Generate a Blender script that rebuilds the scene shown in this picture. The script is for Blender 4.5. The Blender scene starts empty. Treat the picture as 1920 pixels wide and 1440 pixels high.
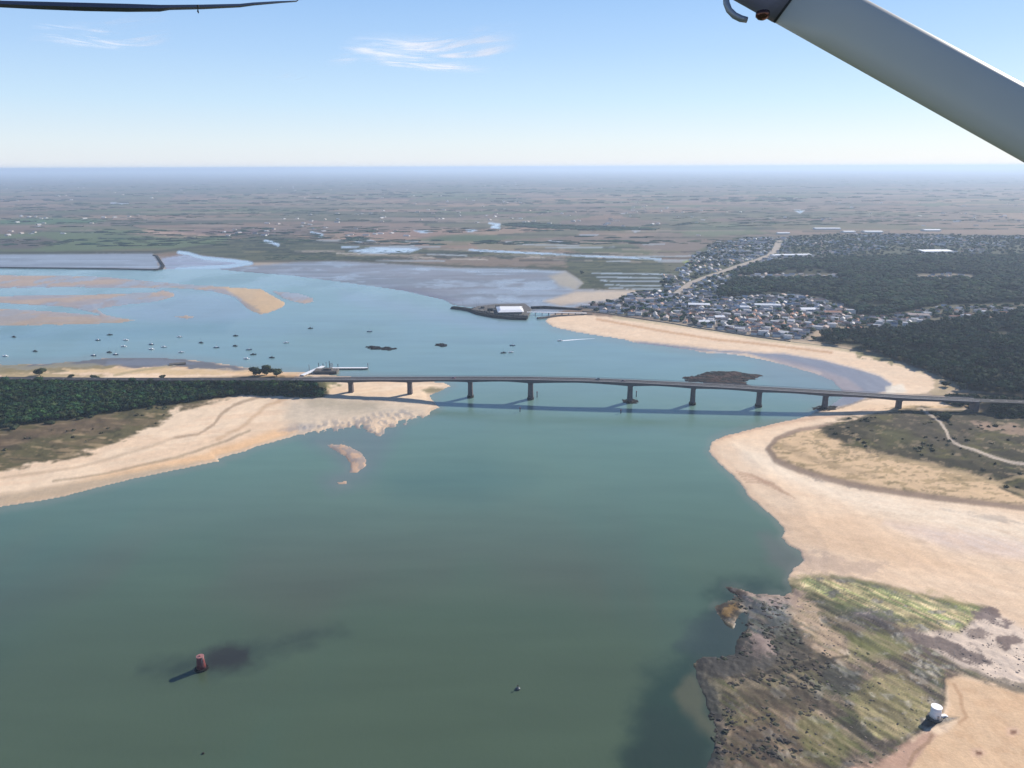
import bpy, math, random
import numpy as np
random.seed(7); rng = np.random.default_rng(11)
C = bpy.context.scene.collection
SCN = bpy.context.scene

# ------------------------------------------------------------------ image pixel mapping: the photograph's ground plane
H = 222.0; F = 1450.0; PITCH = math.atan((720-313)/F); ROLL = 0.0036
fw = np.array([0, math.cos(PITCH), -math.sin(PITCH)])
r0 = np.array([1.0, 0, 0]); u0 = np.array([0, math.sin(PITCH), math.cos(PITCH)])
up = u0*math.cos(ROLL)+r0*math.sin(ROLL); rt = r0*math.cos(ROLL)-u0*math.sin(ROLL)
EYE = np.array([0, 0, H])
def ray(x, y):
    return fw+rt*(x-960)/F+up*(720-y)/F
def gp(x, y, z=0.0):
    d = ray(x, y); return EYE+d*((z-H)/d[2])
def gxy(x, y, z=0.0):
    p = gp(x, y, z); return float(p[0]), float(p[1])
def proj(X, Y, Z=0.0):
    vx = X; vy = Y; vz = Z-H
    w = vx*fw[0]+vy*fw[1]+vz*fw[2]
    return 960+F*(vx*rt[0]+vy*rt[1]+vz*rt[2])/w, 720-F*(vx*up[0]+vy*up[1]+vz*up[2])/w
SUN_AZ = math.radians(50.6); SUN_EL = math.radians(28.0)

# ------------------------------------------------------------------ numpy noise
_P = rng.permutation(4096)
def _h(i, j, s=0):
    return _P[(_P[(i+s*131) & 4095]+j) & 4095]/4095.0
def vnoise(x, y, s=0):
    xi = np.floor(x).astype(np.int64); yi = np.floor(y).astype(np.int64)
    fx = x-xi; fy = y-yi; fx = fx*fx*(3-2*fx); fy = fy*fy*(3-2*fy)
    a = _h(xi, yi, s); b = _h(xi+1, yi, s); c = _h(xi, yi+1, s); d = _h(xi+1, yi+1, s)
    return (a*(1-fx)+b*fx)*(1-fy)+(c*(1-fx)+d*fx)*fy
def fbm(x, y, o=4, s=0):
    r = 0; a = 1; t = 0
    for k in range(o):
        r = r+a*vnoise(x*2**k+17.3*k, y*2**k-9.1*k, s+k); t += a; a *= .55
    return r/t
def sstep(a, b, x):
    t = np.clip((x-a)/(b-a), 0, 1); return t*t*(3-2*t)
def lin(c):
    c = np.array(c, float)/255.0
    return np.where(c <= .04045, c/12.92, ((c+.055)/1.055)**2.4)
K = 1.28
def alb(r, g, b):
    return np.clip(lin((r, g, b))/K, 0, .85)

def sdf(poly, px, py, m=30.0):
    """signed distance (positive inside) of points to polygon, -m far outside"""
    P = np.array(poly, float); out = np.full(px.shape, -m)
    sel = (px > P[:, 0].min()-m) & (px < P[:, 0].max()+m) & (py > P[:, 1].min()-m) & (py < P[:, 1].max()+m)
    if not sel.any(): return out
    x = px[sel]; y = py[sel]; d = np.full(x.shape, 1e9); ins = np.zeros(x.shape, bool)
    n = len(P)
    for i in range(n):
        ax, ay = P[i]; bx, by = P[(i+1) % n]
        ex, ey = bx-ax, by-ay
        t = np.clip(((x-ax)*ex+(y-ay)*ey)/(ex*ex+ey*ey+1e-9), 0, 1)
        d = np.minimum(d, (x-ax-t*ex)**2+(y-ay-t*ey)**2)
        if ay != by:
            c = ((ay > y) != (by > y)) & (x < (bx-ax)*(y-ay)/(by-ay)+ax)
            ins ^= c
    out[sel] = np.where(ins, 1, -1)*np.sqrt(d)
    return out
def linesdf(pts, px, py, m=40.0):
    P = np.array(pts, float); out = np.full(px.shape, m)
    sel = (px > P[:, 0].min()-m) & (px < P[:, 0].max()+m) & (py > P[:, 1].min()-m) & (py < P[:, 1].max()+m)
    if not sel.any(): return out
    x = px[sel]; y = py[sel]; d = np.full(x.shape, 1e9)
    for i in range(len(P)-1):
        ax, ay = P[i]; bx, by = P[i+1]; ex, ey = bx-ax, by-ay
        t = np.clip(((x-ax)*ex+(y-ay)*ey)/(ex*ex+ey*ey+1e-9), 0, 1)
        d = np.minimum(d, (x-ax-t*ex)**2+((y-ay-t*ey))**2)
    out[sel] = np.sqrt(d)
    return out
def inpoly(poly, x, y):
    ins = False; n = len(poly)
    for i in range(n):
        ax, ay = poly[i]; bx, by = poly[(i+1) % n]
        if (ay > y) != (by > y) and x < (bx-ax)*(y-ay)/(by-ay)+ax: ins = not ins
    return ins

# ------------------------------------------------------------------ materials
def newmat(name):
    m = bpy.data.materials.new(name); m.use_nodes = True
    nt = m.node_tree; b = nt.nodes['Principled BSDF']; return m, nt, b
def simple(name, col, rough=.7, metal=0, var=.25, scale=1.0, bump=0.0, coat=0.0):
    m, nt, b = newmat(name)
    N = nt.nodes; L = nt.links
    tc = N.new('ShaderNodeTexCoord'); no = N.new('ShaderNodeTexNoise'); no.inputs['Scale'].default_value = scale; no.inputs['Detail'].default_value = 5
    L.new(tc.outputs['Object'], no.inputs['Vector'])
    mr = N.new('ShaderNodeMapRange'); mr.inputs[1].default_value = .3; mr.inputs[2].default_value = .7
    mr.inputs[3].default_value = 1-var; mr.inputs[4].default_value = 1+var
    L.new(no.outputs['Fac'], mr.inputs[0])
    mx = N.new('ShaderNodeVectorMath'); mx.operation = 'SCALE'; mx.inputs[0].default_value = tuple(float(c) for c in col)
    L.new(mr.outputs[0], mx.inputs['Scale']); L.new(mx.outputs[0], b.inputs['Base Color'])
    b.inputs['Roughness'].default_value = rough; b.inputs['Metallic'].default_value = metal
    if rough > .78: b.inputs['Specular IOR Level'].default_value = .08
    if coat: b.inputs['Coat Weight'].default_value = coat
    if bump:
        bp = N.new('ShaderNodeBump'); bp.inputs['Strength'].default_value = bump; bp.inputs['Distance'].default_value = .1
        L.new(no.outputs['Fac'], bp.inputs['Height']); L.new(bp.outputs[0], b.inputs['Normal'])
    return m
def attrmat(name, rough=.9, spec=.2, var=.2, scale=.3):
    m, nt, b = newmat(name); N = nt.nodes; L = nt.links
    a = N.new('ShaderNodeAttribute'); a.attribute_name = 'Col'
    tc = N.new('ShaderNodeTexCoord'); no = N.new('ShaderNodeTexNoise'); no.inputs['Scale'].default_value = scale; no.inputs['Detail'].default_value = 4
    L.new(tc.outputs['Object'], no.inputs['Vector'])
    mr = N.new('ShaderNodeMapRange'); mr.inputs[1].default_value = .3; mr.inputs[2].default_value = .7
    mr.inputs[3].default_value = 1-var; mr.inputs[4].default_value = 1+var
    L.new(no.outputs['Fac'], mr.inputs[0])
    mx = N.new('ShaderNodeVectorMath'); mx.operation = 'SCALE'
    L.new(a.outputs['Color'], mx.inputs[0]); L.new(mr.outputs[0], mx.inputs['Scale']); L.new(mx.outputs[0], b.inputs['Base Color'])
    b.inputs['Roughness'].default_value = rough; b.inputs['Specular IOR Level'].default_value = spec
    return m

# ------------------------------------------------------------------ mesh helpers
def npmesh(name, V, Fc, mats, col=None, rough=None, smooth=False, midx=None, parent=None, link=True):
    """V (n,3); Fc (m,k) all same k, or list of such arrays"""
    if not isinstance(Fc, list): Fc = [Fc]
    me = bpy.data.meshes.new(name); V = np.ascontiguousarray(V, dtype=np.float32)
    me.vertices.add(len(V)); me.vertices.foreach_set('co', V.ravel())
    nl = sum(f.size for f in Fc); nf = sum(len(f) for f in Fc)
    me.loops.add(nl); me.polygons.add(nf)
    me.loops.foreach_set('vertex_index', np.concatenate([f.ravel() for f in Fc]).astype(np.int32))
    tot = np.concatenate([np.full(len(f), f.shape[1]) for f in Fc]).astype(np.int32)
    st = np.concatenate([[0], np.cumsum(tot)[:-1]]).astype(np.int32)
    me.polygons.foreach_set('loop_start', st); me.polygons.foreach_set('loop_total', tot)
    if midx is not None: me.polygons.foreach_set('material_index', midx.astype(np.int32))
    me.polygons.foreach_set('use_smooth', np.full(nf, smooth))
    if col is not None:
        a = me.attributes.new('Col', 'FLOAT_COLOR', 'POINT')
        c = np.ones((len(V), 4), np.float32); c[:, :3] = col; a.data.foreach_set('color', c.ravel())
    if rough is not None:
        a = me.attributes.new('Rgh', 'FLOAT', 'POINT'); a.data.foreach_set('value', rough.astype(np.float32).ravel())
    me.update(calc_edges=True); me.validate()
    for m in (mats if isinstance(mats, (list, tuple)) else [mats]): me.materials.append(m)
    o = bpy.data.objects.new(name, me)
    if link: C.objects.link(o)
    if parent: o.parent = parent
    return o
class MB:
    def __init__(s): s.v = []; s.f = []; s.m = []
    def add(s, vs, fs, mi=0):
        n = len(s.v); s.v += [tuple(float(c) for c in v) for v in vs]; s.f += [tuple(n+i for i in f) for f in fs]; s.m += [mi]*len(fs)
    def box(s, c, d, rz=0, mi=0, taper=1.0):
        x, y, z = c; a, b, h = d[0]/2, d[1]/2, d[2]/2; cs, sn = math.cos(rz), math.sin(rz); vs = []
        for k, t in ((-1, 1), (1, taper)):
            for i, j in ((-1, -1), (1, -1), (1, 1), (-1, 1)):
                px, py = i*a*t, j*b*t; vs.append((x+px*cs-py*sn, y+px*sn+py*cs, z+k*h))
        s.add(vs, [(0, 3, 2, 1), (4, 5, 6, 7), (0, 1, 5, 4), (1, 2, 6, 5), (2, 3, 7, 6), (3, 0, 4, 7)], mi)
    def tube(s, pts, r, n=8, mi=0, cap=True):
        pts = [np.array(p, float) for p in pts]; rs = r if isinstance(r, (list, tuple)) else [r]*len(pts); vs = []
        for i, p in enumerate(pts):
            t = pts[min(i+1, len(pts)-1)]-pts[max(i-1, 0)]; t = t/(np.linalg.norm(t)+1e-9)
            a = np.cross(t, [0, 0, 1.0])
            if np.linalg.norm(a) < 1e-3: a = np.array([1.0, 0, 0])
            a /= np.linalg.norm(a); b = np.cross(a, t)
            for k in range(n):
                q = 2*math.pi*k/n; vs.append(p+rs[i]*(a*math.cos(q)+b*math.sin(q)))
        fs = []
        for i in range(len(pts)-1):
            for k in range(n):
                k2 = (k+1) % n; fs.append((i*n+k, i*n+k2, (i+1)*n+k2, (i+1)*n+k))
        if cap: fs.append(tuple(range(n-1, -1, -1))); fs.append(tuple((len(pts)-1)*n+k for k in range(n)))
        s.add(vs, fs, mi)
    def loft(s, rings, mi=0, cap=True, closed=True):
        n = len(rings[0]); vs = [v for r in rings for v in r]; fs = []
        for i in range(len(rings)-1):
            for k in range(n if closed else n-1):
                k2 = (k+1) % n; fs.append((i*n+k, i*n+k2, (i+1)*n+k2, (i+1)*n+k))
        if cap: fs.append(tuple(range(n-1, -1, -1))); fs.append(tuple((len(rings)-1)*n+k for k in range(n)))
        s.add(vs, fs, mi)
    def build(s, name, mats, parent=None, smooth=False):
        me = bpy.data.meshes.new(name); me.from_pydata(s.v, [], s.f)
        for m in (mats if isinstance(mats, (list, tuple)) else [mats]): me.materials.append(m)
        me.polygons.foreach_set('material_index', s.m)
        me.polygons.foreach_set('use_smooth', [smooth]*len(s.f)); me.update()
        o = bpy.data.objects.new(name, me); C.objects.link(o)
        if parent: o.parent = parent
        return o
def tag(o, label=None, cat=None, group=None, kind=None):
    if label: o['label'] = label
    if cat: o['category'] = cat
    if group: o['group'] = group
    if kind: o['kind'] = kind
    return o
def empty(name, loc, rz=0):
    o = bpy.data.objects.new(name, None); C.objects.link(o); o.location = loc; o.rotation_euler = (0, 0, rz); o.empty_display_size = 1; return o
def copy_tree(o, parent=None):
    c = o.copy(); C.objects.link(c)
    if parent: c.parent = parent
    for ch in KIDS(o): copy_tree(ch, c)
    return c
def KIDS(o): return list(o.children)

# ================================================================== OUTLINES (image pixel coordinates; ground points are projected into the image)
LAND_W = [(-900, 1180), (-400, 1040), (-150, 985), (0, 952), (60, 943), (120, 932), (200, 911), (280, 893), (330, 882), (398, 868), (416, 866), (408, 861), (450, 850),
          (480, 839), (520, 827), (560, 816), (600, 810), (640, 804), (680, 799), (692, 812), (708, 819), (722, 806), (745, 797), (770, 788), (800, 778), (825, 764), (812, 750), (806, 742), (828, 733),
          (847, 723), (830, 716), (790, 712), (740, 709), (690, 707), (640, 704), (600, 699), (560, 697), (500, 694), (450, 686), (400, 678), (340, 672), (280, 669), (200, 670), (150, 676), (90, 681), (30, 683),
          (-60, 681), (-300, 690), (-900, 700)]
BAR1 = [(602, 830), (618, 833), (640, 831), (662, 840), (678, 848), (687, 862), (683, 878), (668, 888), (653, 886), (655, 870), (645, 856), (625, 845), (612, 836)]
BAR2 = [(628, 903), (652, 901), (650, 908), (636, 910)]
LAND_E = [(1020, 603), (1036, 614), (1080, 624), (1130, 632), (1170, 638), (1190, 644), (1240, 650), (1290, 657), (1330, 664), (1350, 663), (1390, 668), (1440, 678), (1480, 688), (1530, 703), (1560, 715), (1575, 730),
          (1578, 745), (1560, 758), (1530, 768), (1518, 777), (1490, 785), (1450, 793), (1400, 805), (1360, 816), (1335, 828), (1328, 846), (1345, 868), (1372, 890), (1390, 912), (1402, 932), (1440, 962), (1466, 988), (1470, 998), (1462, 1008),
          (1480, 1024), (1502, 1036), (1508, 1052), (1490, 1064), (1476, 1078), (1478, 1095), (1486, 1110), (1470, 1116), (1440, 1112), (1412, 1110), (1390, 1104), (1372, 1098), (1360, 1100), (1366, 1108), (1384, 1118), (1362, 1126), (1342, 1132), (1338, 1140), (1348, 1158), (1360, 1174),
          (1376, 1180), (1382, 1160), (1394, 1150), (1404, 1150), (1400, 1175), (1380, 1200), (1378, 1226), (1350, 1232), (1312, 1232), (1302, 1246), (1306, 1270), (1318, 1300), (1330, 1330), (1342, 1365), (1340, 1400), (1322, 1440), (1310, 1600), (1300, 3000), (6000, 3000),
          (6000, 320), (-900, 320), (-2500, 320), (-2500, 498), (-900, 498), (0, 503), (150, 504), (285, 506), (300, 506), (330, 506), (400, 505), (445, 510), (540, 517), (640, 530), (700, 538), (760, 547), (830, 563), (850, 573), (900, 580), (1000, 586), (1030, 590)]
LAGOON = [(1404, 1118), (1440, 1128), (1470, 1130), (1476, 1150), (1462, 1180), (1436, 1196), (1414, 1190), (1404, 1160), (1398, 1135)]
BANK = [(-900, 505), (-300, 512), (0, 515), (100, 515), (200, 518), (290, 527), (360, 533), (430, 537), (490, 541), (515, 555), (538, 568), (530, 577), (505, 588), (488, 591), (468, 583), (452, 570), (440, 558), (400, 548), (350, 542), (300, 541),
        (330, 550), (326, 558), (290, 567), (240, 572), (185, 580), (200, 590), (262, 601), (225, 607), (120, 610), (0, 611), (-300, 606), (-900, 596)]
BANKW = [[(-900, 530), (0, 541), (150, 540), (305, 542), (298, 546), (180, 551), (90, 552), (0, 554), (-900, 545)], [(-900, 556), (0, 569), (60, 573), (130, 577), (186, 590), (160, 588), (100, 583), (0, 577), (-900, 566)]]
BANK2 = [(505, 544), (560, 549), (588, 558), (590, 566), (572, 571), (555, 568), (530, 560)]
BANK3 = [(322, 594), (350, 590), (372, 594), (350, 599)]
SHOREBIT = [(1040, 637), (1075, 634), (1100, 636), (1070, 640)]
GROVE = [(-900, 800), (-300, 742), (0, 722), (140, 716), (300, 713), (470, 707), (530, 706), (580, 709), (606, 714), (617, 722), (615, 742), (600, 748), (560, 746), (500, 743), (450, 743), (400, 752), (300, 766), (200, 781), (100, 796), (0, 806), (-300, 850), (-900, 950)]
DUNE_W = [(-900, 1100), (0, 886), (60, 874), (100, 868), (180, 848), (240, 828), (290, 803), (322, 776), (370, 764), (420, 750), (470, 738), (400, 740), (200, 760), (0, 790), (-900, 900)]
VEG_E = [(1536, 806), (1560, 796), (1600, 786), (1640, 776), (1700, 771), (1760, 773), (1920, 779), (2300, 790), (6000, 900), (6000, 1500), (2300, 1015), (1920, 938), (1860, 908), (1790, 888), (1710, 871), (1640, 857), (1590, 842), (1556, 826)]
FOREST1 = [(1524, 639), (1545, 632), (1580, 629), (1630, 624), (1700, 624), (1740, 614), (1800, 605), (1920, 592), (2500, 572), (2500, 790), (2200, 768), (1920, 744), (1820, 738), (1792, 722), (1745, 702), (1690, 682), (1640, 664), (1590, 652), (1540, 646)]
FOREST2 = [(1345, 556), (1352, 542), (1385, 522), (1400, 505), (1440, 494), (1520, 489), (1700, 484), (1920, 482), (2500, 482), (2500, 560), (1920, 571), (1850, 571), (1760, 574), (1700, 586), (1660, 598), (1612, 594), (1576, 572), (1540, 560), (1480, 551), (1400, 555), (1362, 560)]
TOWN = [(1086, 577), (1150, 566), (1185, 552), (1240, 548), (1262, 540), (1300, 545), (1330, 555), (1365, 562), (1400, 557), (1480, 553), (1540, 562), (1576, 574), (1612, 596), (1660, 600), (1700, 592), (1705, 604), (1640, 612), (1570, 616), (1530, 622), (1512, 640), (1470, 638), (1380, 626), (1300, 612), (1200, 596), (1120, 587)]
SUBURB = [(1285, 500), (1300, 480), (1340, 455), (1400, 446), (1460, 446), (1560, 440), (1700, 440), (2300, 448), (2300, 481), (1700, 483), (1480, 492), (1412, 505), (1388, 522), (1350, 545), (1335, 556), (1295, 552), (1240, 545), (1240, 520)]
STRIP1 = [(1580, 626), (1640, 621), (1700, 620), (1740, 610), (1800, 600), (1960, 588), (2300, 580), (2300, 572), (1960, 574), (1850, 574), (1760, 577), (1700, 590), (1610, 600)]
STRIP2 = [(1370, 525), (1420, 515), (1570, 516), (1570, 524), (1420, 527)]
STRIP3 = [(1710, 516), (1790, 514), (1850, 519), (1830, 526), (1720, 526)]
SANDSPIT = [(1030, 590), (1100, 592), (1180, 600), (1240, 608), (1300, 617), (1360, 628), (1430, 639), (1500, 646), (1560, 655), (1620, 668), (1680, 686), (1730, 703), (1768, 720), (1760, 735), (1700, 745)]

road_main = [(1268, 552), (1295, 532), (1320, 522), (1350, 512), (1385, 500), (1420, 489), (1445, 479), (1455, 468), (1462, 452)]

# bridge axis
def axisY(X): return 737.9-0.1225*X
DECK = [(-900, 3.0), (-560, 4.5), (-420, 7.5), (-300, 11.0), (-235, 13.0), (-164, 15.6), (-103, 17.6), (-41.6, 19.8), (18.4, 21.2), (70, 21.6), (115, 21.2), (174.8, 19.9), (236.5, 18.2), (297, 16.3), (362.9, 14.0), (430, 12.6), (500, 12.2), (700, 11.0), (1200, 8.0)]
def deckZ(X): return float(np.interp(X, [d[0] for d in DECK], [d[1] for d in DECK]))

# ================================================================== GROUND
def build_ground():
    phi = []
    a = math.radians(57)
    while a > math.radians(8.0): phi.append(a); a -= 2.1/F
    while a > math.radians(2.0): phi.append(a); a -= 1.5/F
    while a > 0.0017: phi.append(a); a -= 1.1/F
    Yr = H/np.tan(np.array(phi)); Yr = np.append(Yr, 130000.0); Yr = np.concatenate([[-3000, -200, 60], Yr])
    u = np.concatenate([[-6, -3, -1.8, -1.3], np.arange(-1.0, 1.0001, 2.3/F), [1.3, 1.8, 3, 6]])
    W = np.maximum(Yr, 50)*math.cos(PITCH)+H*math.sin(PITCH)
    X = (W[:, None]*u[None, :]); Y = np.repeat(Yr[:, None], len(u), 1)
    sh = X.shape; X = X.ravel(); Y = Y.ravel()
    Ys = np.maximum(Y, 60.0)
    px, py = proj(X, Ys)
    D = np.hypot(X, Ys)
    mpp = np.sqrt(D*D+H*H)/F      # metres a pixel of the image covers, laterally
    # natural wobble of every outline, world-space noise added to image pixels
    nA = fbm(X/14, Ys/14, 4, 1)-.5; nB = fbm(X/60, Ys/60, 4, 5)-.5
    nC = fbm(X/5.5, Ys/5.5, 3, 13)-.5; nD = fbm(X/4.5+40, Ys/4.5, 3, 15)-.5; fz = np.clip(300/D, .1, 1)
    wx = px+(nA*9+nB*14+nC*9*fz)*fz; wy = py+(nB*4+nA*5+nD*7*fz)*np.clip(300/D, .12, 1)
    # ---- land height
    sW = sdf(LAND_W, wx, wy, 60); sE = sdf(LAND_E, wx, wy, 60)
    sB = np.maximum.reduce([sdf(b, wx, wy, 60) for b in (BANK, BANK2, BANK3, BAR1, BAR2)])
    for w in BANKW: sB = np.minimum(sB, -sdf(w, wx, wy, 60))
    s = np.maximum(np.maximum(sW, sE), sB)
    rip = fbm((X*.9+Ys*.3)/3.0, (Ys*.9-X*.3)/9, 3, 9)-.5
    ripz = sdf([(560, 800), (640, 790), (760, 770), (800, 785), (740, 812), (700, 832), (660, 830), (600, 815)], px, py, 30)
    s = s+np.where(ripz > -20, rip*22*sstep(-12, 8, ripz), 0)
    s = s+np.where(sB > -10, rip*8*sstep(500, 300, Ys+0*X) , 0)
    z = np.where(s > 0, .10+np.clip(s*.05, 0, .85), -.35+np.clip(s*.05, -1.4, 0))
    z = np.where(s > 18, z+np.clip((s-18)*.03, 0, .9), z)
    dune = np.clip(np.maximum(sdf(DUNE_W, wx, wy, 60), sdf(VEG_E, wx, wy, 60)), 0, 30)/30
    z = z+dune*1.6+dune*(fbm(X/18, Ys/18, 4, 21)-.5)*3.0
    bermE = [(1590, 795), (1520, 806), (1460, 822), (1437, 845), (1452, 866), (1500, 886), (1560, 903), (1640, 920), (1750, 936), (1920, 956), (2300, 1020), (6000, 1800), (6000, 700), (1700, 765)]
    bm = sdf(bermE, wx, wy, 60)
    z = z+sstep(-6, 8, bm)*1.0
    # sand ripples and low relief on beaches
    z = z+np.where(z > .2, (fbm(X/9, Ys/25, 4, 31)-.5)*.5, 0)
    # ---- rocks
    ROCK = [(1478, 1096), (1440, 1108), (1400, 1100), (1360, 1092), (1330, 1130), (1345, 1165), (1372, 1200), (1300, 1225), (1295, 1260), (1320, 1320), (1335, 1380), (1300, 1500), (1290, 1700), (1500, 1700), (1640, 1450), (1690, 1405), (1740, 1372), (1760, 1362), (1775, 1320), (1772, 1280), (1800, 1276), (1870, 1290), (1930, 1308), (2050, 1340), (2050, 1250), (1930, 1200), (1880, 1170), (1850, 1142), (1800, 1138), (1700, 1112), (1600, 1088), (1520, 1082)]
    rk = sdf(ROCK, wx, wy, 60)
    d1 = gp(1500, 1110)[:2]; d2 = gp(1850, 1290)[:2]; dv = (d2-d1)/np.linalg.norm(d2-d1)
    sa = (X*dv[0]+Ys*dv[1]); sb = (-X*dv[1]+Ys*dv[0])
    strat = fbm(sa/26, sb/1.5, 4, 41); strat2 = fbm(sa/9+3, sb/2.6, 4, 47); clump = fbm(X/11, Ys/11, 5, 51); fine = fbm(X/2.2, Ys/2.2, 4, 57)
    rm = sstep(-4, 10, rk)
    z = z+rm*((strat-.5)*.22+(clump-.5)*.7+(fine-.5)*.55+(np.abs(strat2-.5)*-.5))*np.clip((z+.6), 0, 1)
    # ---- approach embankments of the bridge road
    ay = axisY(X); off = np.abs(Ys-ay)*.993; dz = np.interp(X, [d[0] for d in DECK], [d[1] for d in DECK])-.9
    eW = sstep(-186, -206, X); eE = sstep(425, 450, X)
    em = np.maximum(eW, eE)*dz
    z = np.where((eW > 0) | (eE > 0), np.maximum(z, np.minimum(em, dz-(off-7)/1.25)), z)
    z = np.where((eW+eE > 0) & (off < 10), np.minimum(z, dz), z)
    z = np.where(Ys > 5000, z*0+1.0, z)
    # ================= colour
    n = len(X); col = np.zeros((n, 3)); R = np.full(n, .92)
    def mix(mask, c, rough=None):
        nonlocal col, R
        c = np.asarray(c); col = col*(1-mask[:, None])+c*mask[:, None]
        if rough is not None: R = R*(1-mask)+rough*mask
    # far country: fields
    cs = 210.0
    def fields(cx, cy, seed):
        gx = np.floor(cx); gy = np.floor(cy); best = np.full(n, 1e9); sec = np.full(n, 1e9); idx = np.zeros(n)
        for i in (-1, 0, 1):
            for j in (-1, 0, 1):
                ii = (gx+i).astype(np.int64); jj = (gy+j).astype(np.int64)
                qx = ii+.15+.7*_h(ii, jj, seed); qy = jj+.15+.7*_h(ii, jj, seed+1)
                d = np.maximum(np.abs(cx-qx), np.abs(cy-qy)) if seed % 2 else np.hypot(cx-qx, cy-qy)
                h = _h(ii, jj, seed+2)
                nb = d < best; sec = np.where(nb, best, np.minimum(sec, d)); idx = np.where(nb, h, idx); best = np.where(nb, d, best)
        return idx, sec-best
    rr = .12; cx = (X*math.cos(rr)+Ys*math.sin(rr))/(cs*2.3); cy = (-X*math.sin(rr)+Ys*math.cos(rr))/(cs*1.25)
    cx = cx+(fbm(X/900, Ys/900, 3, 61)-.5)*2.5; cy = cy+(fbm(X/900, Ys/900, 3, 64)-.5)*2.5
    grow = 1.0
    fi, fe = fields(cx, cy, 71)
    pal = [alb(110, 106, 82), alb(146, 116, 102), alb(126, 106, 98), alb(86, 90, 70), alb(166, 134, 116), alb(118, 98, 92), alb(104, 104, 82), alb(150, 122, 110), alb(84, 104, 66), alb(132, 112, 104)]
    pal = [(p*.66+np.mean(pal, 0)*.34)*np.array([.97, 1.04, .98]) for p in pal]
    pc = np.array(pal)[np.clip((fi*len(pal)).astype(int), 0, len(pal)-1)]
    col[:] = pc
    col *= (0.8+.4*fbm(X/40, Ys/130, 4, 81))[:, None]
    hedge = sstep(.07, .02, fe)*sstep(.45, .6, fbm(X/500, Ys/500, 2, 91))
    mix(hedge*.8, alb(52, 62, 48))
    # far woods darken with distance (bocage)
    wood = sstep(5200, 9500, Ys+(fbm(X/2500, Ys/1500, 4, 95)-.5)*7000)
    mix(wood*.65, alb(70, 78, 66))
    bl = sstep(.56, .72, fbm(X/1500, Ys/260, 4, 97)); mix(bl*.55*sstep(2500, 3500, Ys)*.8, alb(76, 78, 68))
    mix(sstep(2050, 1900, Ys)*(px < 1000), alb(176, 160, 142)); mix(sstep(1150, 1080, Ys)*1.0, alb(190, 168, 142))
    # marsh belt between the mudflat and the fields
    marsh = [(-900, 470), (0, 470), (300, 470), (340, 462), (420, 450), (500, 440), (640, 455), (700, 462), (850, 468), (1240, 485), (1260, 540), (1090, 545), (1060, 510), (860, 503), (640, 491), (470, 492), (330, 474), (290, 478), (0, 479), (-900, 479)]
    ms = sstep(-3, 4, sdf(marsh, wx, wy, 30)); st = fbm(X/60, Ys/18, 4, 101)
    mix(ms, np.where((st > .5)[:, None], alb(92, 96, 72), alb(72, 78, 60)))
    def P(poly, c, feather=3.0, rough=None, amt=1.0, tex=0.0, ts=8, seed=0, aniso=(1, 1)):
        sd = sdf(poly, wx, wy, 40)
        ix = np.flatnonzero(sd > -feather*1.1-26*tex-.01)
        if not len(ix): return
        t = 0
        if tex: t = ((fbm(X[ix]/ts, Ys[ix]/ts, 5, 200+seed)-.5)*2.2+(fbm(sa[ix]/14, sb[ix]/1.3, 3, 230+seed)-.5)*1.2*(Ys[ix] < 450))*tex*24
        k = (sstep(-feather, feather, sd[ix]+t)*amt)
        col[ix] = col[ix]*(1-k[:, None])+np.asarray(c)*k[:, None]
        if rough is not None: R[ix] = R[ix]*(1-k)+rough*k
    def LN(pts, c, w, amt=1.0, rough=None, soft=1.2):
        d = linesdf(pts, wx, wy, 30); ix = np.flatnonzero(d < w+soft); k = sstep(w+soft, max(w-soft, 0), d[ix])*amt
        col[ix] = col[ix]*(1-k[:, None])+np.asarray(c)*k[:, None]
        if rough is not None: R[ix] = R[ix]*(1-k)+rough*k
    def LN0(pts, c, w, amt=1.0, rough=None, soft=1.0):
        d = linesdf(pts, px, py, 30); mix(sstep(w+soft, max(w-soft, 0), d)*amt, c, rough)
    # individual fields beyond the estuary
    P([(0, 445), (110, 430), (330, 430), (440, 440), (420, 455), (330, 468), (100, 472), (0, 472)], alb(98, 112, 78))
    P([(0, 412), (90, 409), (210, 412), (170, 420), (0, 422)], alb(84, 112, 78))
    P([(0, 450), (80, 445), (120, 455), (60, 468), (0, 468)], alb(96, 88, 80))
    P([(240, 440), (280, 431), (450, 433), (430, 443), (330, 446)], alb(178, 150, 128))
    P([(310, 434), (480, 432), (560, 437), (400, 441)], alb(112, 94, 92))
    P([(640, 436), (770, 432), (880, 436), (800, 446), (660, 446)], alb(150, 124, 108))
    P([(780, 450), (880, 440), (960, 446), (900, 455), (800, 456)], alb(86, 102, 72))
    P([(880, 455), (1100, 455), (1180, 462), (1040, 472), (900, 468)], alb(134, 126, 102))
    P([(1060, 468), (1180, 458), (1260, 465), (1230, 480), (1100, 478)], alb(96, 104, 78))
    P([(1090, 435), (1230, 440), (1180, 448), (1080, 444)], alb(146, 126, 108))
    P([(1150, 445), (1280, 450), (1330, 462), (1290, 480), (1240, 482), (1200, 465)], alb(128, 114, 102))
    P([(1400, 432), (1640, 432), (1900, 436), (1900, 443), (1500, 442)], alb(142, 122, 108))
    P([(1300, 425), (1380, 420), (1420, 433), (1340, 445), (1280, 442)], alb(110, 118, 90))
    P([(780, 480), (1060, 486), (1060, 500), (860, 500), (700, 492)], alb(142, 124, 110), tex=.25, ts=25, amt=.8)
    # ponds, canals: wet and glossy
    WT = alb(176, 196, 214)
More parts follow.
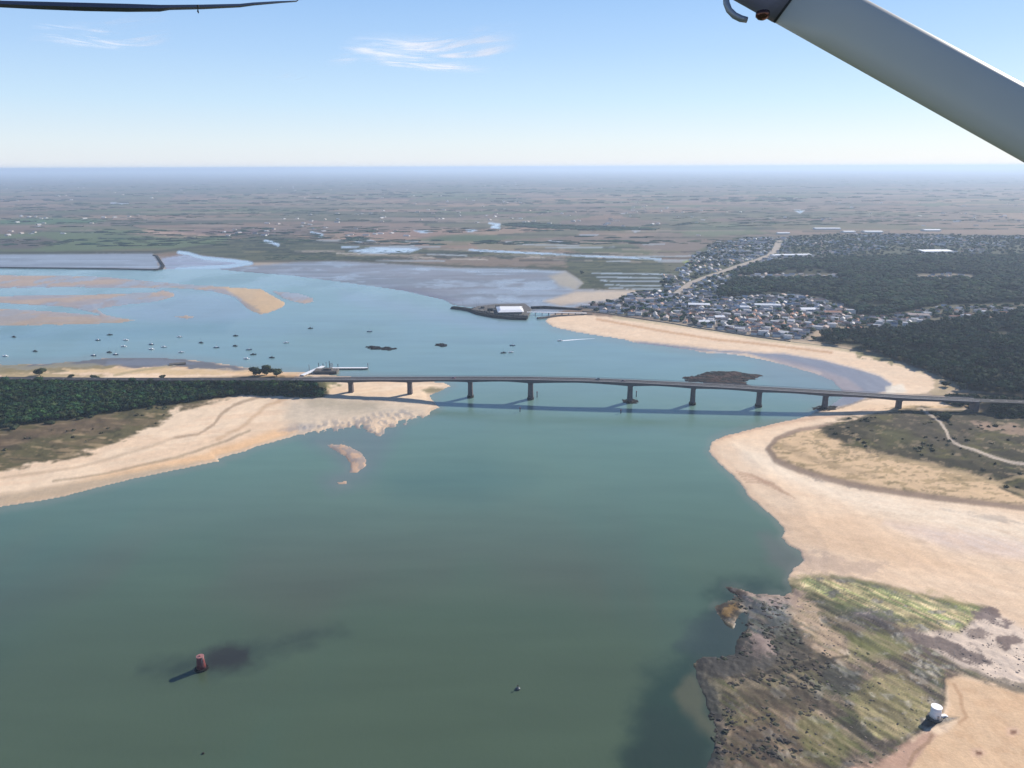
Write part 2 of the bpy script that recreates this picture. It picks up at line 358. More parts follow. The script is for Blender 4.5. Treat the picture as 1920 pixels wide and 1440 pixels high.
    for q in ([(655, 472), (700, 464), (790, 467), (770, 474), (700, 477)], [(776, 433), (800, 433), (812, 436), (790, 438)], [(872, 432), (888, 431), (896, 434), (880, 436)], [(660, 452), (700, 452), (704, 455), (670, 456)],
              [(640, 463), (672, 463), (672, 465), (640, 466)], [(208, 381), (240, 381.6), (215, 383.4)], [(1490, 394), (1508, 396), (1500, 401)], [(1086, 441), (1120, 441), (1118, 443), (1090, 443)], [(1030, 453), (1055, 453), (1050, 455)], [(1186, 433), (1200, 434), (1190, 436)]):
        P(q, WT, 1.0, .12)
    LN([(880, 470), (960, 474), (1100, 481), (1238, 487)], WT, 1.3, 1, .12)
    LN([(918, 419), (936, 422), (922, 427), (936, 428)], WT, 1.6, 1, .12)
    LN([(584, 437), (604, 442), (600, 446)], WT, 1.8, 1, .12); LN([(498, 453), (512, 456), (522, 461)], WT, 2.2, 1, .12)
    for k, yy in enumerate((514, 521, 528, 536, 542)):
        LN([(1110+k*8, yy), (1180, yy+1), (1262-k*6, yy+2)], WT, .6, .55, .2, .8); LN([(1095+k*5, yy+4), (1180, yy+4), (1258, yy+6)], alb(58, 64, 50), 1.4, .8)
    for k in range(9):
        x0 = 560+k*70+random.uniform(-20, 20); y0 = 476+k*1.7+random.uniform(-5, 5); LN([(x0, y0), (x0+random.uniform(40, 90), y0+random.uniform(-1, 3))], alb(190, 180, 165), .7, .7)
    for k in range(90):
        x0 = random.uniform(440, 1240); y0 = random.uniform(452, 500); 
        if y0 > 488+(x0-500)*.012 : continue
        LN([(x0, y0), (x0+random.uniform(20, 130), y0+random.uniform(-1.5, 3))], [alb(150, 138, 122), alb(56, 60, 48), alb(44, 50, 42), alb(160, 170, 176), alb(120, 116, 88)][k % 5], random.uniform(.4, 1.3), .75)
    for k in range(34):
        x0 = random.uniform(-50, 1900); y0 = random.uniform(385, 452); LN([(x0, y0), (x0+random.uniform(60, 260), y0+random.uniform(-2, 3))], [alb(60, 68, 54), alb(58, 62, 54), alb(150, 136, 120)][k % 3], random.uniform(.2, .7), .7)
    # flats behind the dyke, big mudflat, channel
    MUD = alb(146, 150, 156); MUDP = alb(168, 152, 152)
    P([(-900, 476), (0, 478), (285, 476), (292, 484), (298, 504), (0, 503), (-900, 500)], MUD, 1.5, .34)
    P([(302, 485), (345, 478), (440, 487), (475, 496), (400, 505), (312, 507)], alb(150, 150, 165), 1.5, .32)
    mb_ = sstep(-2, 2, sdf([(-900, 476), (0, 478), (285, 476), (340, 480), (440, 487), (475, 496), (400, 505), (300, 504), (0, 503), (-900, 500)], wx, wy, 30))
    mix(mb_*sstep(.48, .62, fbm(X/260, Ys/28, 5, 117))*.55, alb(118, 122, 126), .4); mix(mb_*sstep(.55, .68, fbm(X/120, Ys/20, 5, 119))*.5, alb(178, 186, 196), .2)
    big = [(400, 505), (470, 500), (560, 492), (640, 491), (760, 498), (860, 504), (960, 504), (1060, 510), (1092, 532), (1080, 544), (1180, 548), (1190, 552), (1150, 566), (1086, 575), (1030, 590), (990, 590), (880, 580), (830, 565), (760, 549), (700, 540), (640, 532), (540, 518)]
    P(big, MUD, 2, .3)
    bt = fbm(X/160, Ys/70, 5, 121)
    bs = sstep(-3, 3, sdf(big, wx, wy, 30))
    mix(bs*sstep(.46, .6, fbm(X/240, Ys/34, 5, 127))*.6, alb(112, 112, 112), .5); mix(bs*sstep(.5, .62, bt)*.6, alb(134, 128, 128), .45); mix(bs*sstep(.56, .7, fbm(X/50, Ys/50, 4, 125))*.5, alb(172, 182, 190), .18)
    P([(1080, 548), (1190, 546), (1200, 552), (1150, 564), (1050, 574), (1020, 566)], alb(206, 186, 160), 3, .6)
    P([(1060, 510), (1092, 532), (1078, 545), (1050, 538), (1030, 520)], alb(176, 164, 140), 4, .5)
    LN([(400, 506), (540, 518), (640, 532), (760, 549), (830, 565), (870, 578)], alb(88, 86, 96), 1.6, .7, .5)
    P([(700, 530), (800, 548), (870, 566), (840, 566), (760, 548)], alb(110, 102, 116), 3, .4, .6)
    LN([(335, 474), (352, 476), (380, 484), (440, 490), (472, 494), (430, 500), (330, 505)], alb(150, 176, 196), 2.6, 1, .08)
    LN([(0, 475), (285, 474), (340, 468), (440, 456), (500, 448)], alb(70, 72, 58), 1.6, .8)
    LN([(470, 491), (640, 489), (860, 501), (1060, 507), (1085, 520)], alb(76, 76, 60), 1.8, .8)
    # sandbanks in the channel
    bk = sstep(-2, 2, sB)*sstep(640, 560, py)*(px < 900)
    mix(bk, alb(188, 166, 146), .62); edge = bk*sstep(2.2, 0, sB); 
    mix(bk*sstep(.45, .6, fbm(X/120, Ys/60, 4, 131)), alb(170, 158, 152), .45)
    mix(bk*sstep(.54, .62, fbm(X/40, Ys/90, 4, 134))*.6, alb(150, 160, 168), .2)
    mix(edge*.75, alb(138, 146, 150), .2)
    P([(420, 538), (490, 541), (515, 555), (538, 568), (530, 577), (500, 588), (488, 590), (470, 575), (450, 560), (430, 548)], alb(222, 188, 140), 3, .8, .8)
    P([(455, 566), (480, 575), (490, 588), (470, 583)], alb(160, 150, 140), 3, .7, .7, .2, 12)
    # ---- west shore
    SAND = alb(244, 214, 180); SANDL = alb(250, 226, 194); SANDO = alb(240, 194, 144); SANDG = alb(196, 180, 156)
    lw = sstep(-1.5, 1.5, sW)
    mix(lw, SAND, .9)
    mix(lw*sstep(.45, .62, fbm((X+Ys*.4)/40, (Ys-X*.4)/9, 4, 141))*.6, SANDL)
    # bands parallel to the water edge
    mix(lw*sstep(26, 12, sW)*sstep(2, 6, sW)*.75*(px < 560), SANDO)
    mix(lw*sstep(9, 3, sW)*.6, alb(206, 178, 146), .5)
    P([(540, 752), (600, 745), (700, 752), (800, 764), (790, 780), (700, 786), (620, 795), (560, 804), (530, 790)], alb(214, 198, 174), 18, .85, .9)
    P([(560, 748), (640, 748), (720, 760), (680, 775), (590, 770)], alb(182, 170, 146), 8, .8, .6, .3, 14)
    P([(522, 809), (545, 798), (590, 800), (572, 809), (545, 814)], alb(172, 162, 152), 5, .4, .7, .2, 12)
    P([(100, 932), (0, 948), (-200, 990), (-200, 975), (0, 930), (200, 896), (320, 874), (380, 866), (300, 888)], alb(196, 176, 146), 5, .5, .8)
    LN([(100, 905), (200, 890), (330, 860), (400, 838), (440, 824), (470, 810)], alb(150, 134, 108), 1.6, .55, None, 1.5)
    LN([(330, 825), (375, 818), (402, 800), (415, 780), (440, 762), (480, 750), (530, 742)], alb(170, 146, 120), 2.2, .7, None, 1.5)
    LN([(410, 826), (450, 808), (500, 765), (540, 748)], alb(200, 164, 126), 3, .5, None, 3)
    LN([(0, 900), (150, 880), (280, 842), (330, 825)], alb(205, 180, 150), 2, .6, None, 2)
    # dune grass west
    dw = sstep(-5, 5, sdf(DUNE_W, wx, wy, 40)+(fbm(X/10, Ys/10, 4, 151)-.5)*26)
    dg = fbm(X/22+Ys/60, Ys/9, 4, 153)
    mix(dw, alb(122, 108, 82)); mix(dw*sstep(.42, .6, dg)*.8, alb(98, 94, 66)); mix(dw*sstep(.55, .7, fbm(X/8, Ys/8, 4, 157))*.7, alb(70, 68, 50)); mix(dw*sstep(.6, .72, fbm(X/16, Ys/6, 4, 159))*.5, alb(196, 170, 132))
    P([(-900, 900), (0, 820), (100, 800), (200, 790), (260, 800), (180, 815), (60, 830), (0, 850), (-900, 960)], alb(112, 94, 78), 6, None, .6, .3, 12)
    # under the grove
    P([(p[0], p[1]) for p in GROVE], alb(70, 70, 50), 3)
    # north side of the road
    P([(-900, 690), (0, 685), (100, 682), (200, 671), (300, 669), (400, 679), (470, 690), (540, 697), (440, 697), (330, 690), (200, 690), (0, 694), (-900, 700)], alb(106, 100, 96), 2, .45, 1, .25, 20)
    P([(-900, 690), (0, 686), (110, 682), (230, 688), (200, 696), (120, 700), (0, 706), (-900, 720)], alb(150, 138, 104), 2.5, None, 1, .3, 16)
    P([(120, 693), (300, 692), (420, 694), (560, 700), (560, 704), (430, 702), (240, 704), (130, 702)], alb(226, 196, 152), 2, None, 1, .2, 12)
    P([(0, 700), (140, 702), (240, 706), (100, 712), (0, 716)], alb(176, 158, 118), 2, None, .8, .3, 12)
    P([(200, 676), (300, 674), (380, 682), (300, 688), (200, 686)], alb(118, 116, 122), 2, .35, .7)
    LN([(215, 706), (262, 697), (300, 691), (330, 684)], alb(190, 170, 130), 2.0, .9)
    P([(560, 712), (600, 708), (630, 712), (636, 724), (600, 732), (570, 730)], alb(138, 134, 92), 4, None, .9, .4, 9)
    P([(790, 733), (806, 727), (828, 728), (836, 732), (820, 736), (800, 738)], alb(120, 118, 84), 2, None, .8)
    # ---- east shore
    EB = LAND_E[:62]
    nearE = (sE > -3) & (px > 1000) & (py > 585) & (px > 1010)
    mE = sstep(-1.5, 1.5, sE)*nearE
    eastsand = [(1015, 588)]+SANDSPIT+[(1780, 750), (2300, 800), (6000, 900), (6000, 3000), (1000, 3000), (1000, 800)]
    es = mE*sstep(-1.5, 1.5, sdf(eastsand, wx, wy, 40))
    es = np.where((py > 770) & (px > 1250) & (sE > -2), mE, es)
    mix(es, alb(246, 216, 182), .9)
    mix(es*sstep(.42, .62, fbm((X-Ys*.5)/50, (Ys+X*.5)/10, 4, 161))*.5, alb(250, 224, 192))
    mix(es*sstep(18, 8, sE)*.55*(py > 780), alb(240, 204, 166), .75)
    mix(es*sstep(5, 1.5, sE)*.6, alb(196, 172, 148), .4)
    # wet lilac flat under the far beach
    wet = [(1190, 640), (1290, 650), (1340, 656), (1380, 658), (1420, 662), (1470, 664), (1540, 676), (1600, 692), (1650, 708), (1672, 722), (1668, 736), (1630, 745), (1600, 760), (1540, 770), (1500, 780), (1500, 740), (1540, 700), (1400, 664), (1330, 660), (1200, 648)]
    P(wet, alb(138, 134, 138), 2.5, .3)
    P([(1440, 668), (1520, 688), (1590, 712), (1620, 735), (1590, 738), (1540, 712), (1470, 690)], alb(176, 158, 152), 3, .42, .7)
    P([(1340, 660), (1390, 668), (1388, 670), (1350, 666)], alb(222, 214, 206), 1, .4)
    P([(1660, 728), (1690, 722), (1700, 738), (1660, 744)], alb(226, 214, 190), 2, .5, .8)
    LN([(1520, 775), (1580, 765), (1620, 752), (1660, 745)], alb(120, 104, 92), 1.5, .7)
    LN([(1120, 600), (1240, 622), (1340, 638), (1420, 646), (1560, 664)], alb(206, 160, 118), 1.6, .7)
    LN([(1150, 597), (1300, 616), (1440, 640), (1530, 650), (1600, 662), (1680, 684), (1730, 702)], alb(206, 188, 152), 2.4, .8)
    P([(1740, 700), (1772, 712), (1800, 730), (1770, 745), (1745, 735), (1752, 720)], alb(180, 162, 128), 3, None, .8, .4, 9)
    P([(1600, 655), (1680, 668), (1700, 680), (1670, 684), (1610, 668)], alb(130, 126, 90), 2, None, .9, .4, 9)
    P([(1350, 816), (1500, 784), (1640, 770), (1640, 775), (1500, 792), (1400, 810), (1345, 828)], alb(202, 160, 126), 2, .6, .7)
    # light dry band
    P([(1380, 838), (1430, 850), (1500, 892), (1640, 928), (1780, 952), (1940, 985), (2400, 1080), (2400, 1200), (1940, 1050), (1760, 1000), (1600, 955), (1480, 910), (1400, 868)], alb(254, 234, 206), 14, None, .9)
    P([(1660, 985), (1800, 1000), (1960, 1030), (1960, 1060), (1780, 1035)], alb(232, 212, 200), 12, None, .7)
    P([(1450, 960), (1600, 980), (1750, 1040), (1850, 1080), (1700, 1070), (1560, 1040), (1490, 1010)], alb(238, 202, 164), 14, None, .6)
    dl = sstep(.50, .60, fbm(sa/40, sb/1.8, 4, 171)); mix(es*dl*.35*sstep(960, 1020, py), alb(228, 198, 168))
    rp = sstep(.5, .62, fbm((X*.9-Ys*.45)/10, (Ys*.9+X*.45)/2.2, 3, 175)); mix(es*rp*.25*sstep(880, 960, py), alb(222, 190, 156))
    P([(1510, 900), (1560, 905), (1620, 918), (1560, 915)], alb(150, 138, 128), 2, None, .6, .5, 6)
    P([(1760, 958), (1880, 975), (1940, 990), (1860, 980)], alb(170, 160, 150), 2, None, .5, .2, 8)
    P([(1470, 1040), (1520, 1035), (1600, 1060), (1660, 1062), (1640, 1085), (1540, 1080), (1485, 1075)], alb(196, 172, 152), 6, None, .6, .5, 4)
    for q in range(5):
        LN([(1382+q*4, 885+q*5), (1410+q*9, 893+q*4), (1440+q*12, 915+q*6)], alb(190, 152, 124), .8, .5)
    # upper beach with tufts and wrack line
    ub = sstep(-2, 2, bm)*es
    mix(ub, alb(226, 194, 154)); mix(ub*sstep(.52, .62, fbm(X/9, Ys/5, 4, 181))*.65, alb(168, 146, 106)); mix(ub*sstep(.6, .7, fbm(X/4, Ys/4, 3, 183))*.5, alb(110, 104, 72))
    LN([(1560, 800), (1500, 809), (1455, 826), (1440, 846), (1454, 868), (1500, 888), (1560, 905), (1640, 922), (1750, 938), (1920, 958), (2300, 1020)], alb(152, 130, 112), 4.5, .85, None, 3)
    LN([(1470, 840), (1500, 860), (1560, 880), (1640, 900)], alb(178, 154, 122), 5, .5, None, 4)
    ve = sstep(-6, 6, sdf(VEG_E, wx, wy, 40)+(fbm(X/10, Ys/8, 4, 185)-.5)*22)
    g1 = fbm(X/26, Ys/26, 5, 187)
    mix(ve, alb(92, 86, 66)); mix(ve*sstep(.45, .6, g1), alb(70, 66, 52)); mix(ve*sstep(.55, .68, fbm(X/16, Ys/12, 4, 189))*.7, alb(104, 100, 62)); mix(ve*sstep(.62, .72, fbm(X/7, Ys/7, 4, 191))*.6, alb(170, 150, 120)); mix(ve*sstep(.6, .7, fbm(X/4, Ys/4, 3, 193))*.6, alb(52, 56, 40))
    P([(1700, 775), (1780, 780), (1860, 800), (1800, 850), (1700, 835), (1660, 800)], alb(84, 76, 66), 10, None, .55, .4, 12)
    P([(1640, 810), (1700, 815), (1720, 840), (1660, 845)], alb(96, 96, 62), 8, None, .5)
    P([(1820, 800), (1900, 805), (1960, 815), (1900, 822), (1840, 815)], alb(176, 150, 128), 2, None, .7, .4, 8)
    LN([(1650, 860), (1720, 873), (1800, 893), (1870, 914), (1940, 940)], alb(196, 172, 132), 3, .6, None, 2)
    LN0([(1728, 772), (1745, 785), (1762, 800), (1772, 815), (1778, 832), (1800, 846), (1850, 863), (1892, 876), (1940, 884), (2100, 900)], alb(206, 190, 170), 2.0, .95)
    LN0([(1720, 771.5), (1800, 773), (1920, 777), (2300, 786)], alb(196, 178, 158), 1.2, .9)
    LN([(1860, 912), (1900, 906), (1940, 904)], alb(196, 172, 132), 2, .6)
    # forests: dark floor
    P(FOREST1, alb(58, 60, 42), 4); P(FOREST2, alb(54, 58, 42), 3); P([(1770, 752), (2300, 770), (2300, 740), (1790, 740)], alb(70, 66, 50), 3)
    P(TOWN, alb(128, 122, 118), 3, None, .9); P(SUBURB, alb(88, 92, 72), 4); P(STRIP1, alb(110, 106, 90), 2); P(STRIP2, alb(140, 130, 112), 1.5); P(STRIP3, alb(140, 130, 112), 1.5)
    tn = sstep(-3, 3, sdf(TOWN, wx, wy, 40)); mix(tn*sstep(.5, .6, fbm(X/20, Ys/20, 4, 195)), alb(84, 88, 66))
    P([(1280, 492), (1300, 488), (1310, 493), (1290, 499)], alb(150, 164, 84), 1.5)
    LN0([(1300, 550), (1276, 548), (1272, 543), (1300, 538)], alb(190, 172, 140), 2, .8)
    # ---- rock platform colours
    rv = rm*(z > -.3)
    mix(rm, alb(124, 112, 98), .8)
    mix(rm*sstep(.46, .6, strat)*.8, alb(92, 84, 74)); mix(rm*sstep(.52, .62, strat2)*.55, alb(176, 154, 130))
    def PR(poly, c, f=6, amt=1.0, tex=.35, ts=5, seed=0, ro=None): P(poly, c, f, ro, amt, tex, ts, seed)
    # green weed
    G1 = [(1478, 1094), (1520, 1086), (1600, 1092), (1700, 1116), (1790, 1134), (1848, 1142), (1826, 1166), (1800, 1186), (1720, 1186), (1660, 1168), (1600, 1160), (1540, 1138), (1500, 1114)]
    PR(G1, alb(176, 162, 118), 7, .95, .5, 7, 1)
    g = sstep(-3, 6, sdf(G1, wx, wy, 40)); mix(g*sstep(.45, .6, fbm(sa/60, sb/3.2, 4, 221))*.8, alb(122, 136, 78)); mix(g*sstep(.5, .62, fbm(sa/60, sb/2.4, 4, 225))*.75, alb(206, 180, 140)); mix(g*sstep(.58, .66, fbm(sa/18, sb/2, 4, 229))*.7, alb(84, 92, 66))
    LN([(1560, 1086), (1640, 1104), (1730, 1134), (1800, 1150)], alb(112, 116, 84), 3, .7, None, 3)
    LN([(1485, 1106), (1530, 1128), (1580, 1146), (1640, 1166)], alb(64, 70, 50), 8, .85, None, 7)
    PR([(1590, 1148), (1650, 1150), (1690, 1168), (1660, 1190), (1600, 1188), (1570, 1168)], alb(90, 84, 86), 5, .9, .3, 6, 3)
    PR([(1540, 1130), (1600, 1150), (1580, 1190), (1540, 1180), (1515, 1145)], alb(70, 72, 56), 5, .8, .3, 6, 4)
    PR([(1480, 1120), (1505, 1118), (1530, 1150), (1570, 1200), (1600, 1230), (1570, 1250), (1520, 1230), (1490, 1180), (1476, 1150)], alb(196, 168, 142), 5, .85, .5, 4, 5)
    PR([(1590, 1196), (1650, 1190), (1710, 1215), (1690, 1240), (1640, 1250), (1590, 1236)], alb(132, 132, 82), 6, .8, .35, 5, 6)
    PR([(1600, 1245), (1660, 1232), (1740, 1232), (1790, 1258), (1800, 1276), (1776, 1290), (1764, 1340), (1742, 1330), (1730, 1300), (1690, 1276), (1650, 1272), (1600, 1290), (1570, 1310), (1560, 1280)], alb(100, 86, 78), 4, .95, .25, 6, 7)
    PR([(1650, 1250), (1750, 1245), (1780, 1290), (1755, 1330), (1735, 1290), (1690, 1265)], alb(76, 76, 70), 5, .8, .3, 6, 8)
    PR([(1590, 1310), (1640, 1276), (1690, 1272), (1720, 1295), (1745, 1330), (1740, 1350), (1720, 1370), (1680, 1390), (1640, 1388), (1610, 1350)], alb(168, 158, 112), 5, .95, .25, 5, 9)
    PR([(1396, 1118), (1440, 1126), (1478, 1130), (1484, 1160), (1462, 1190), (1436, 1200), (1408, 1190), (1398, 1150)], alb(92, 98, 96), 7, .85, .35, 5, 33, .3)
    k1 = sstep(-3, 5, sdf([(1590, 1310), (1640, 1276), (1690, 1272), (1720, 1295), (1745, 1330), (1740, 1350), (1720, 1370), (1680, 1390), (1640, 1388), (1610, 1350)], wx, wy, 40))
    mix(k1*sstep(.5, .62, fine)*.6, alb(112, 112, 70)); mix(k1*sstep(.58, .7, clump)*.6, alb(206, 178, 140))
    PR([(1560, 1310), (1590, 1305), (1612, 1352), (1640, 1392), (1610, 1400), (1580, 1370), (1564, 1340)], alb(62, 66, 54), 5, .85, .3, 5, 10)
    PR([(1590, 1395), (1680, 1392), (1700, 1400), (1660, 1420), (1600, 1425), (1560, 1410)], alb(84, 74, 68), 5, .85, .3, 5, 11)
    PR([(1500, 1345), (1560, 1350), (1600, 1400), (1560, 1440), (1500, 1430)], alb(124, 124, 78), 10, .6, .5, 5, 12)
    PR([(1640, 1430), (1680, 1410), (1740, 1378), (1760, 1390), (1700, 1460), (1600, 1560), (1540, 1560), (1560, 1450)], alb(196, 158, 136), 8, .85, .3, 5, 13)
    PR([(1340, 1270), (1420, 1240), (1560, 1240), (1600, 1290), (1560, 1400), (1500, 1500), (1360, 1500), (1340, 1380)], alb(104, 90, 78), 12, .55, .5, 9, 14)
    vs = fbm(X/2.2, Ys/16, 4, 241); zoneV = sstep(-4, 8, sdf([(1360, 1310), (1480, 1280), (1560, 1300), (1580, 1400), (1540, 1600), (1340, 1600), (1340, 1380)], wx, wy, 40))
    mix(zoneV*sstep(.5, .62, vs)*.6, alb(170, 146, 120)); mix(zoneV*sstep(.52, .62, fbm(X/3, Ys/14, 4, 245))*.5, alb(72, 66, 56))
    OC = [(1774, 1282), (1800, 1278), (1850, 1292), (1930, 1312), (2050, 1342), (2400, 1400), (2400, 1900), (1560, 1900), (1620, 1520), (1700, 1450), (1750, 1390), (1800, 1362), (1770, 1350), (1780, 1330)]
    oc_ = np.maximum(sdf(OC, wx, wy, 40), sdf([(1700, 1195), (1800, 1190), (1850, 1150), (1890, 1170), (1960, 1200), (2050, 1250), (2050, 1330), (1930, 1300), (1860, 1280), (1780, 1240)], wx, wy, 40))
    dk = rm*sstep(3, -6, oc_); g_ = sstep(-3, 6, sdf(G1, wx, wy, 40))
    sp1 = fbm(sa/5, sb/.9, 4, 271); sp2 = fbm(X/1.1, Ys/1.1, 3, 275); bigp = fbm(X/17, Ys/13, 4, 279)
    spb = fbm(sa/30, sb/2.6, 4, 273); f_ = (.62+.20*g_)*(.70+.6*sstep(.3, .7, spb))*(.85+.3*sstep(.3, .7, sp1))*(.82+.36*sstep(.28, .72, sp2))*(.66+.68*sstep(.3, .7, bigp))
    col = col*(1-dk[:, None])+col*dk[:, None]*f_[:, None]*1.5
    mix(dk*sstep(.6, .7, sp2)*sstep(.5, .6, bigp)*.3, alb(206, 182, 158))
    mix(dk*sstep(.56, .64, fbm(X/9+9, Ys/6, 4, 283))*.5, alb(84, 96, 58))
    mix(dk*sstep(.60, .68, fbm(X/6+19, Ys/5, 4, 287))*.75, alb(36, 34, 34), .5)
    PR([(1480, 1118), (1510, 1116), (1536, 1150), (1580, 1200), (1604, 1234), (1572, 1250), (1530, 1236), (1496, 1186), (1478, 1150)], alb(206, 178, 148), 5, .6, .6, 4, 45)
    PR([(1590, 1200), (1650, 1192), (1712, 1216), (1690, 1240), (1640, 1248), (1590, 1234)], alb(122, 124, 74), 6, .6, .4, 5, 46)
    PR([(1605, 1315), (1645, 1280), (1690, 1276), (1722, 1300), (1742, 1335), (1716, 1366), (1680, 1386), (1640, 1384), (1612, 1350)], alb(172, 158, 112), 5, .55, .6, 4, 47)
    PR([(1380, 1340), (1440, 1310), (1520, 1330), (1560, 1400), (1520, 1470), (1400, 1500), (1350, 1440)], alb(128, 108, 84), 10, .55, .7, 4, 48)
    PR([(1490, 1350), (1550, 1352), (1596, 1400), (1560, 1440), (1500, 1430)], alb(118, 118, 70), 8, .55, .6, 4, 49)
    PR([(1320, 1275), (1380, 1270), (1480, 1262), (1600, 1250), (1560, 1310), (1440, 1330), (1350, 1330)], alb(96, 92, 66), 8, .5, .7, 4, 50)
    st3 = fbm(sa/45, sb/2.8, 5, 411); st4 = fbm(sa/30+7, sb/1.7, 4, 415); nl = sstep(4, -8, sdf(G1, wx, wy, 40))*dk
    mix(nl*sstep(.53, .63, st3)*.55, alb(56, 52, 46)); mix(nl*sstep(.47, .38, st3)*.35, alb(186, 164, 132)); mix(nl*sstep(.56, .66, st4)*.4, alb(112, 114, 66))
    PR([(1300, 1225), (1380, 1200), (1440, 1190), (1470, 1225), (1440, 1262), (1370, 1280), (1310, 1276)], alb(44, 42, 40), 7, .75, .5, 5, 51, .6)
    PR([(1440, 1165), (1480, 1160), (1530, 1215), (1560, 1250), (1500, 1244), (1455, 1212)], alb(60, 58, 52), 6, .7, .5, 4, 52)
    PR([(1302, 1234), (1370, 1228), (1406, 1224), (1410, 1258), (1370, 1268), (1310, 1266)], alb(34, 32, 30), 4, .95, .15, 6, 15)
    PR([(1378, 1150), (1406, 1146), (1402, 1190), (1396, 1222), (1378, 1220), (1380, 1180)], alb(40, 40, 36), 3, .9, .15, 6, 16)
    PR([(1440, 1170), (1470, 1170), (1500, 1200), (1510, 1225), (1470, 1215), (1448, 1200)], alb(64, 66, 54), 4, .85, .3, 6, 17)
    PR([(1400, 1190), (1440, 1200), (1452, 1226), (1420, 1236), (1400, 1222)], alb(170, 146, 134), 3, .7, .7, 3, 18)
    PR([(1390, 1106), (1450, 1112), (1500, 1118), (1500, 1140), (1450, 1136), (1400, 1124)], alb(160, 138, 124), 3, .75, .7, 3, 19)
    PR([(1300, 1262), (1330, 1262), (1350, 1290), (1356, 1330), (1334, 1330), (1316, 1300)], alb(140, 130, 106), 4, .8, .3, 6, 20)
    LN([(1375, 1277), (1430, 1273), (1490, 1256), (1540, 1246), (1590, 1237)], alb(34, 32, 26), 2.2, .75, None, 2.5)
    LN([(1440, 1262), (1500, 1247), (1530, 1240)], alb(176, 164, 130), 1.2, .4, None, 1.5)
    PR([(1296, 1262), (1322, 1256), (1340, 1290), (1352, 1340), (1356, 1440), (1350, 1600), (1300, 1600), (1318, 1440), (1338, 1380), (1326, 1330), (1306, 1290)], alb(40, 42, 38), 6, .8, .6, 5, 34, .5)
    PR([(1396, 1196), (1440, 1232), (1560, 1244), (1500, 1262), (1400, 1280), (1330, 1276), (1310, 1262)], alb(58, 54, 48), 7, .7, .6, 5, 35)
    PR([(1380, 1300), (1440, 1290), (1520, 1300), (1560, 1330), (1500, 1345), (1420, 1335)], alb(66, 58, 50), 8, .7, .7, 5, 36)
    PR([(1560, 1250), (1620, 1262), (1600, 1300), (1560, 1312), (1540, 1280)], alb(62, 64, 60), 6, .8, .4, 5, 37)
    PR([(1360, 1370), (1420, 1360), (1460, 1400), (1440, 1450), (1370, 1440)], alb(72, 62, 54), 8, .6, .7, 4, 38)
    P([(1342, 1132), (1362, 1126), (1386, 1132), (1386, 1146), (1372, 1168), (1356, 1162), (1344, 1146)], alb(52, 44, 38), 3, None, .95)
    P([(1352, 1134), (1380, 1132), (1382, 1142), (1366, 1160), (1356, 1146)], alb(138, 110, 66), 2.5, None, .85, .3, 3)
    P([(1360, 1098), (1378, 1100), (1400, 1112), (1412, 1130), (1390, 1124), (1366, 1110)], alb(52, 42, 40), 2.5, None, .95)
    # east of the platform: pale sand with dark mussel patches
    PR([(1700, 1195), (1800, 1190), (1850, 1150), (1890, 1170), (1960, 1200), (2050, 1250), (2050, 1330), (1930, 1300), (1860, 1280), (1780, 1240)], alb(236, 214, 192), 6, .9, .2, 6, 21)
    PR([(1700, 1190), (1760, 1196), (1830, 1230), (1856, 1250), (1840, 1262), (1780, 1240), (1720, 1215)], alb(108, 94, 90), 4, .9, .6, 5, 22)
    PR([(1808, 1150), (1850, 1146), (1880, 1158), (1870, 1166), (1900, 1172), (1890, 1178), (1840, 1172)], alb(116, 100, 98), 3, .85, .5, 4, 23)
    PR([(1866, 1198), (1900, 1196), (1920, 1208), (1900, 1216), (1886, 1222), (1870, 1212)], alb(110, 92, 88), 3, .9, .3, 5, 24)
    PR([(1800, 1188), (1840, 1184), (1860, 1200), (1830, 1204)], alb(120, 104, 98), 3, .8, .5, 4, 25)
    PR([(1840, 1280), (1880, 1280), (1940, 1300), (1940, 1320), (1880, 1300)], alb(122, 112, 96), 4, .8, .6, 4, 26)
    # ochre sand in the corner
    P(OC, alb(232, 198, 160), 4, .9)
    oc = sstep(-3, 4, sdf(OC, wx, wy, 40)); mix(oc*sstep(.45, .62, fbm(X/9, Ys/9, 5, 251))*.5, alb(218, 180, 142))
    LN([(1790, 1292), (1800, 1310), (1804, 1335), (1812, 1350), (1800, 1364)], alb(186, 146, 112), 3, .6, None, 3)
    LN([(1745, 1385), (1740, 1400), (1710, 1420), (1700, 1440)], alb(170, 138, 110), 3, .7, None, 2)
    for (hx, hy) in ((1832, 1418), (1900, 1380)):
        P([(hx-16, hy-8), (hx+4, hy-10), (hx+14, hy), (hx, hy+9), (hx-15, hy+5)], alb(226, 190, 162), 4, None, .8); P([(hx-7, hy-3), (hx+4, hy-3), (hx+5, hy+4), (hx-5, hy+4)], alb(130, 94, 74), 2, None, .9)
    # dark, glossier patch painted round the foot of the tower
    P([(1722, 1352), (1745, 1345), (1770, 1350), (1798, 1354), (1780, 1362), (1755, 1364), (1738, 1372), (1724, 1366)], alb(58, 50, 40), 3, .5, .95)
    emb = sstep(.1, .6, np.where((eW > 0) | (eE > 0), np.minimum(em, dz-(off-7)/1.25), 0)-.6)*np.maximum(eW, eE)
    mix(emb, np.where((fbm(X/7, Ys/7, 3, 291) > .5)[:, None], alb(56, 60, 40), alb(68, 68, 48)))
    # bars
    sb2 = np.maximum(sdf(BAR1, wx, wy, 40), sdf(BAR2, wx, wy, 40)); mb = sstep(-3, 2, sb2)
    mix(mb, alb(206, 172, 142), .6); mix(mb*sstep(.5, .6, rip+.5)*.7, alb(150, 140, 130), .35)
    rz = sstep(-8, 4, ripz)*(sW > -8); mix(rz*sstep(.5, .6, rip+.5)*.6, alb(146, 142, 138), .3)
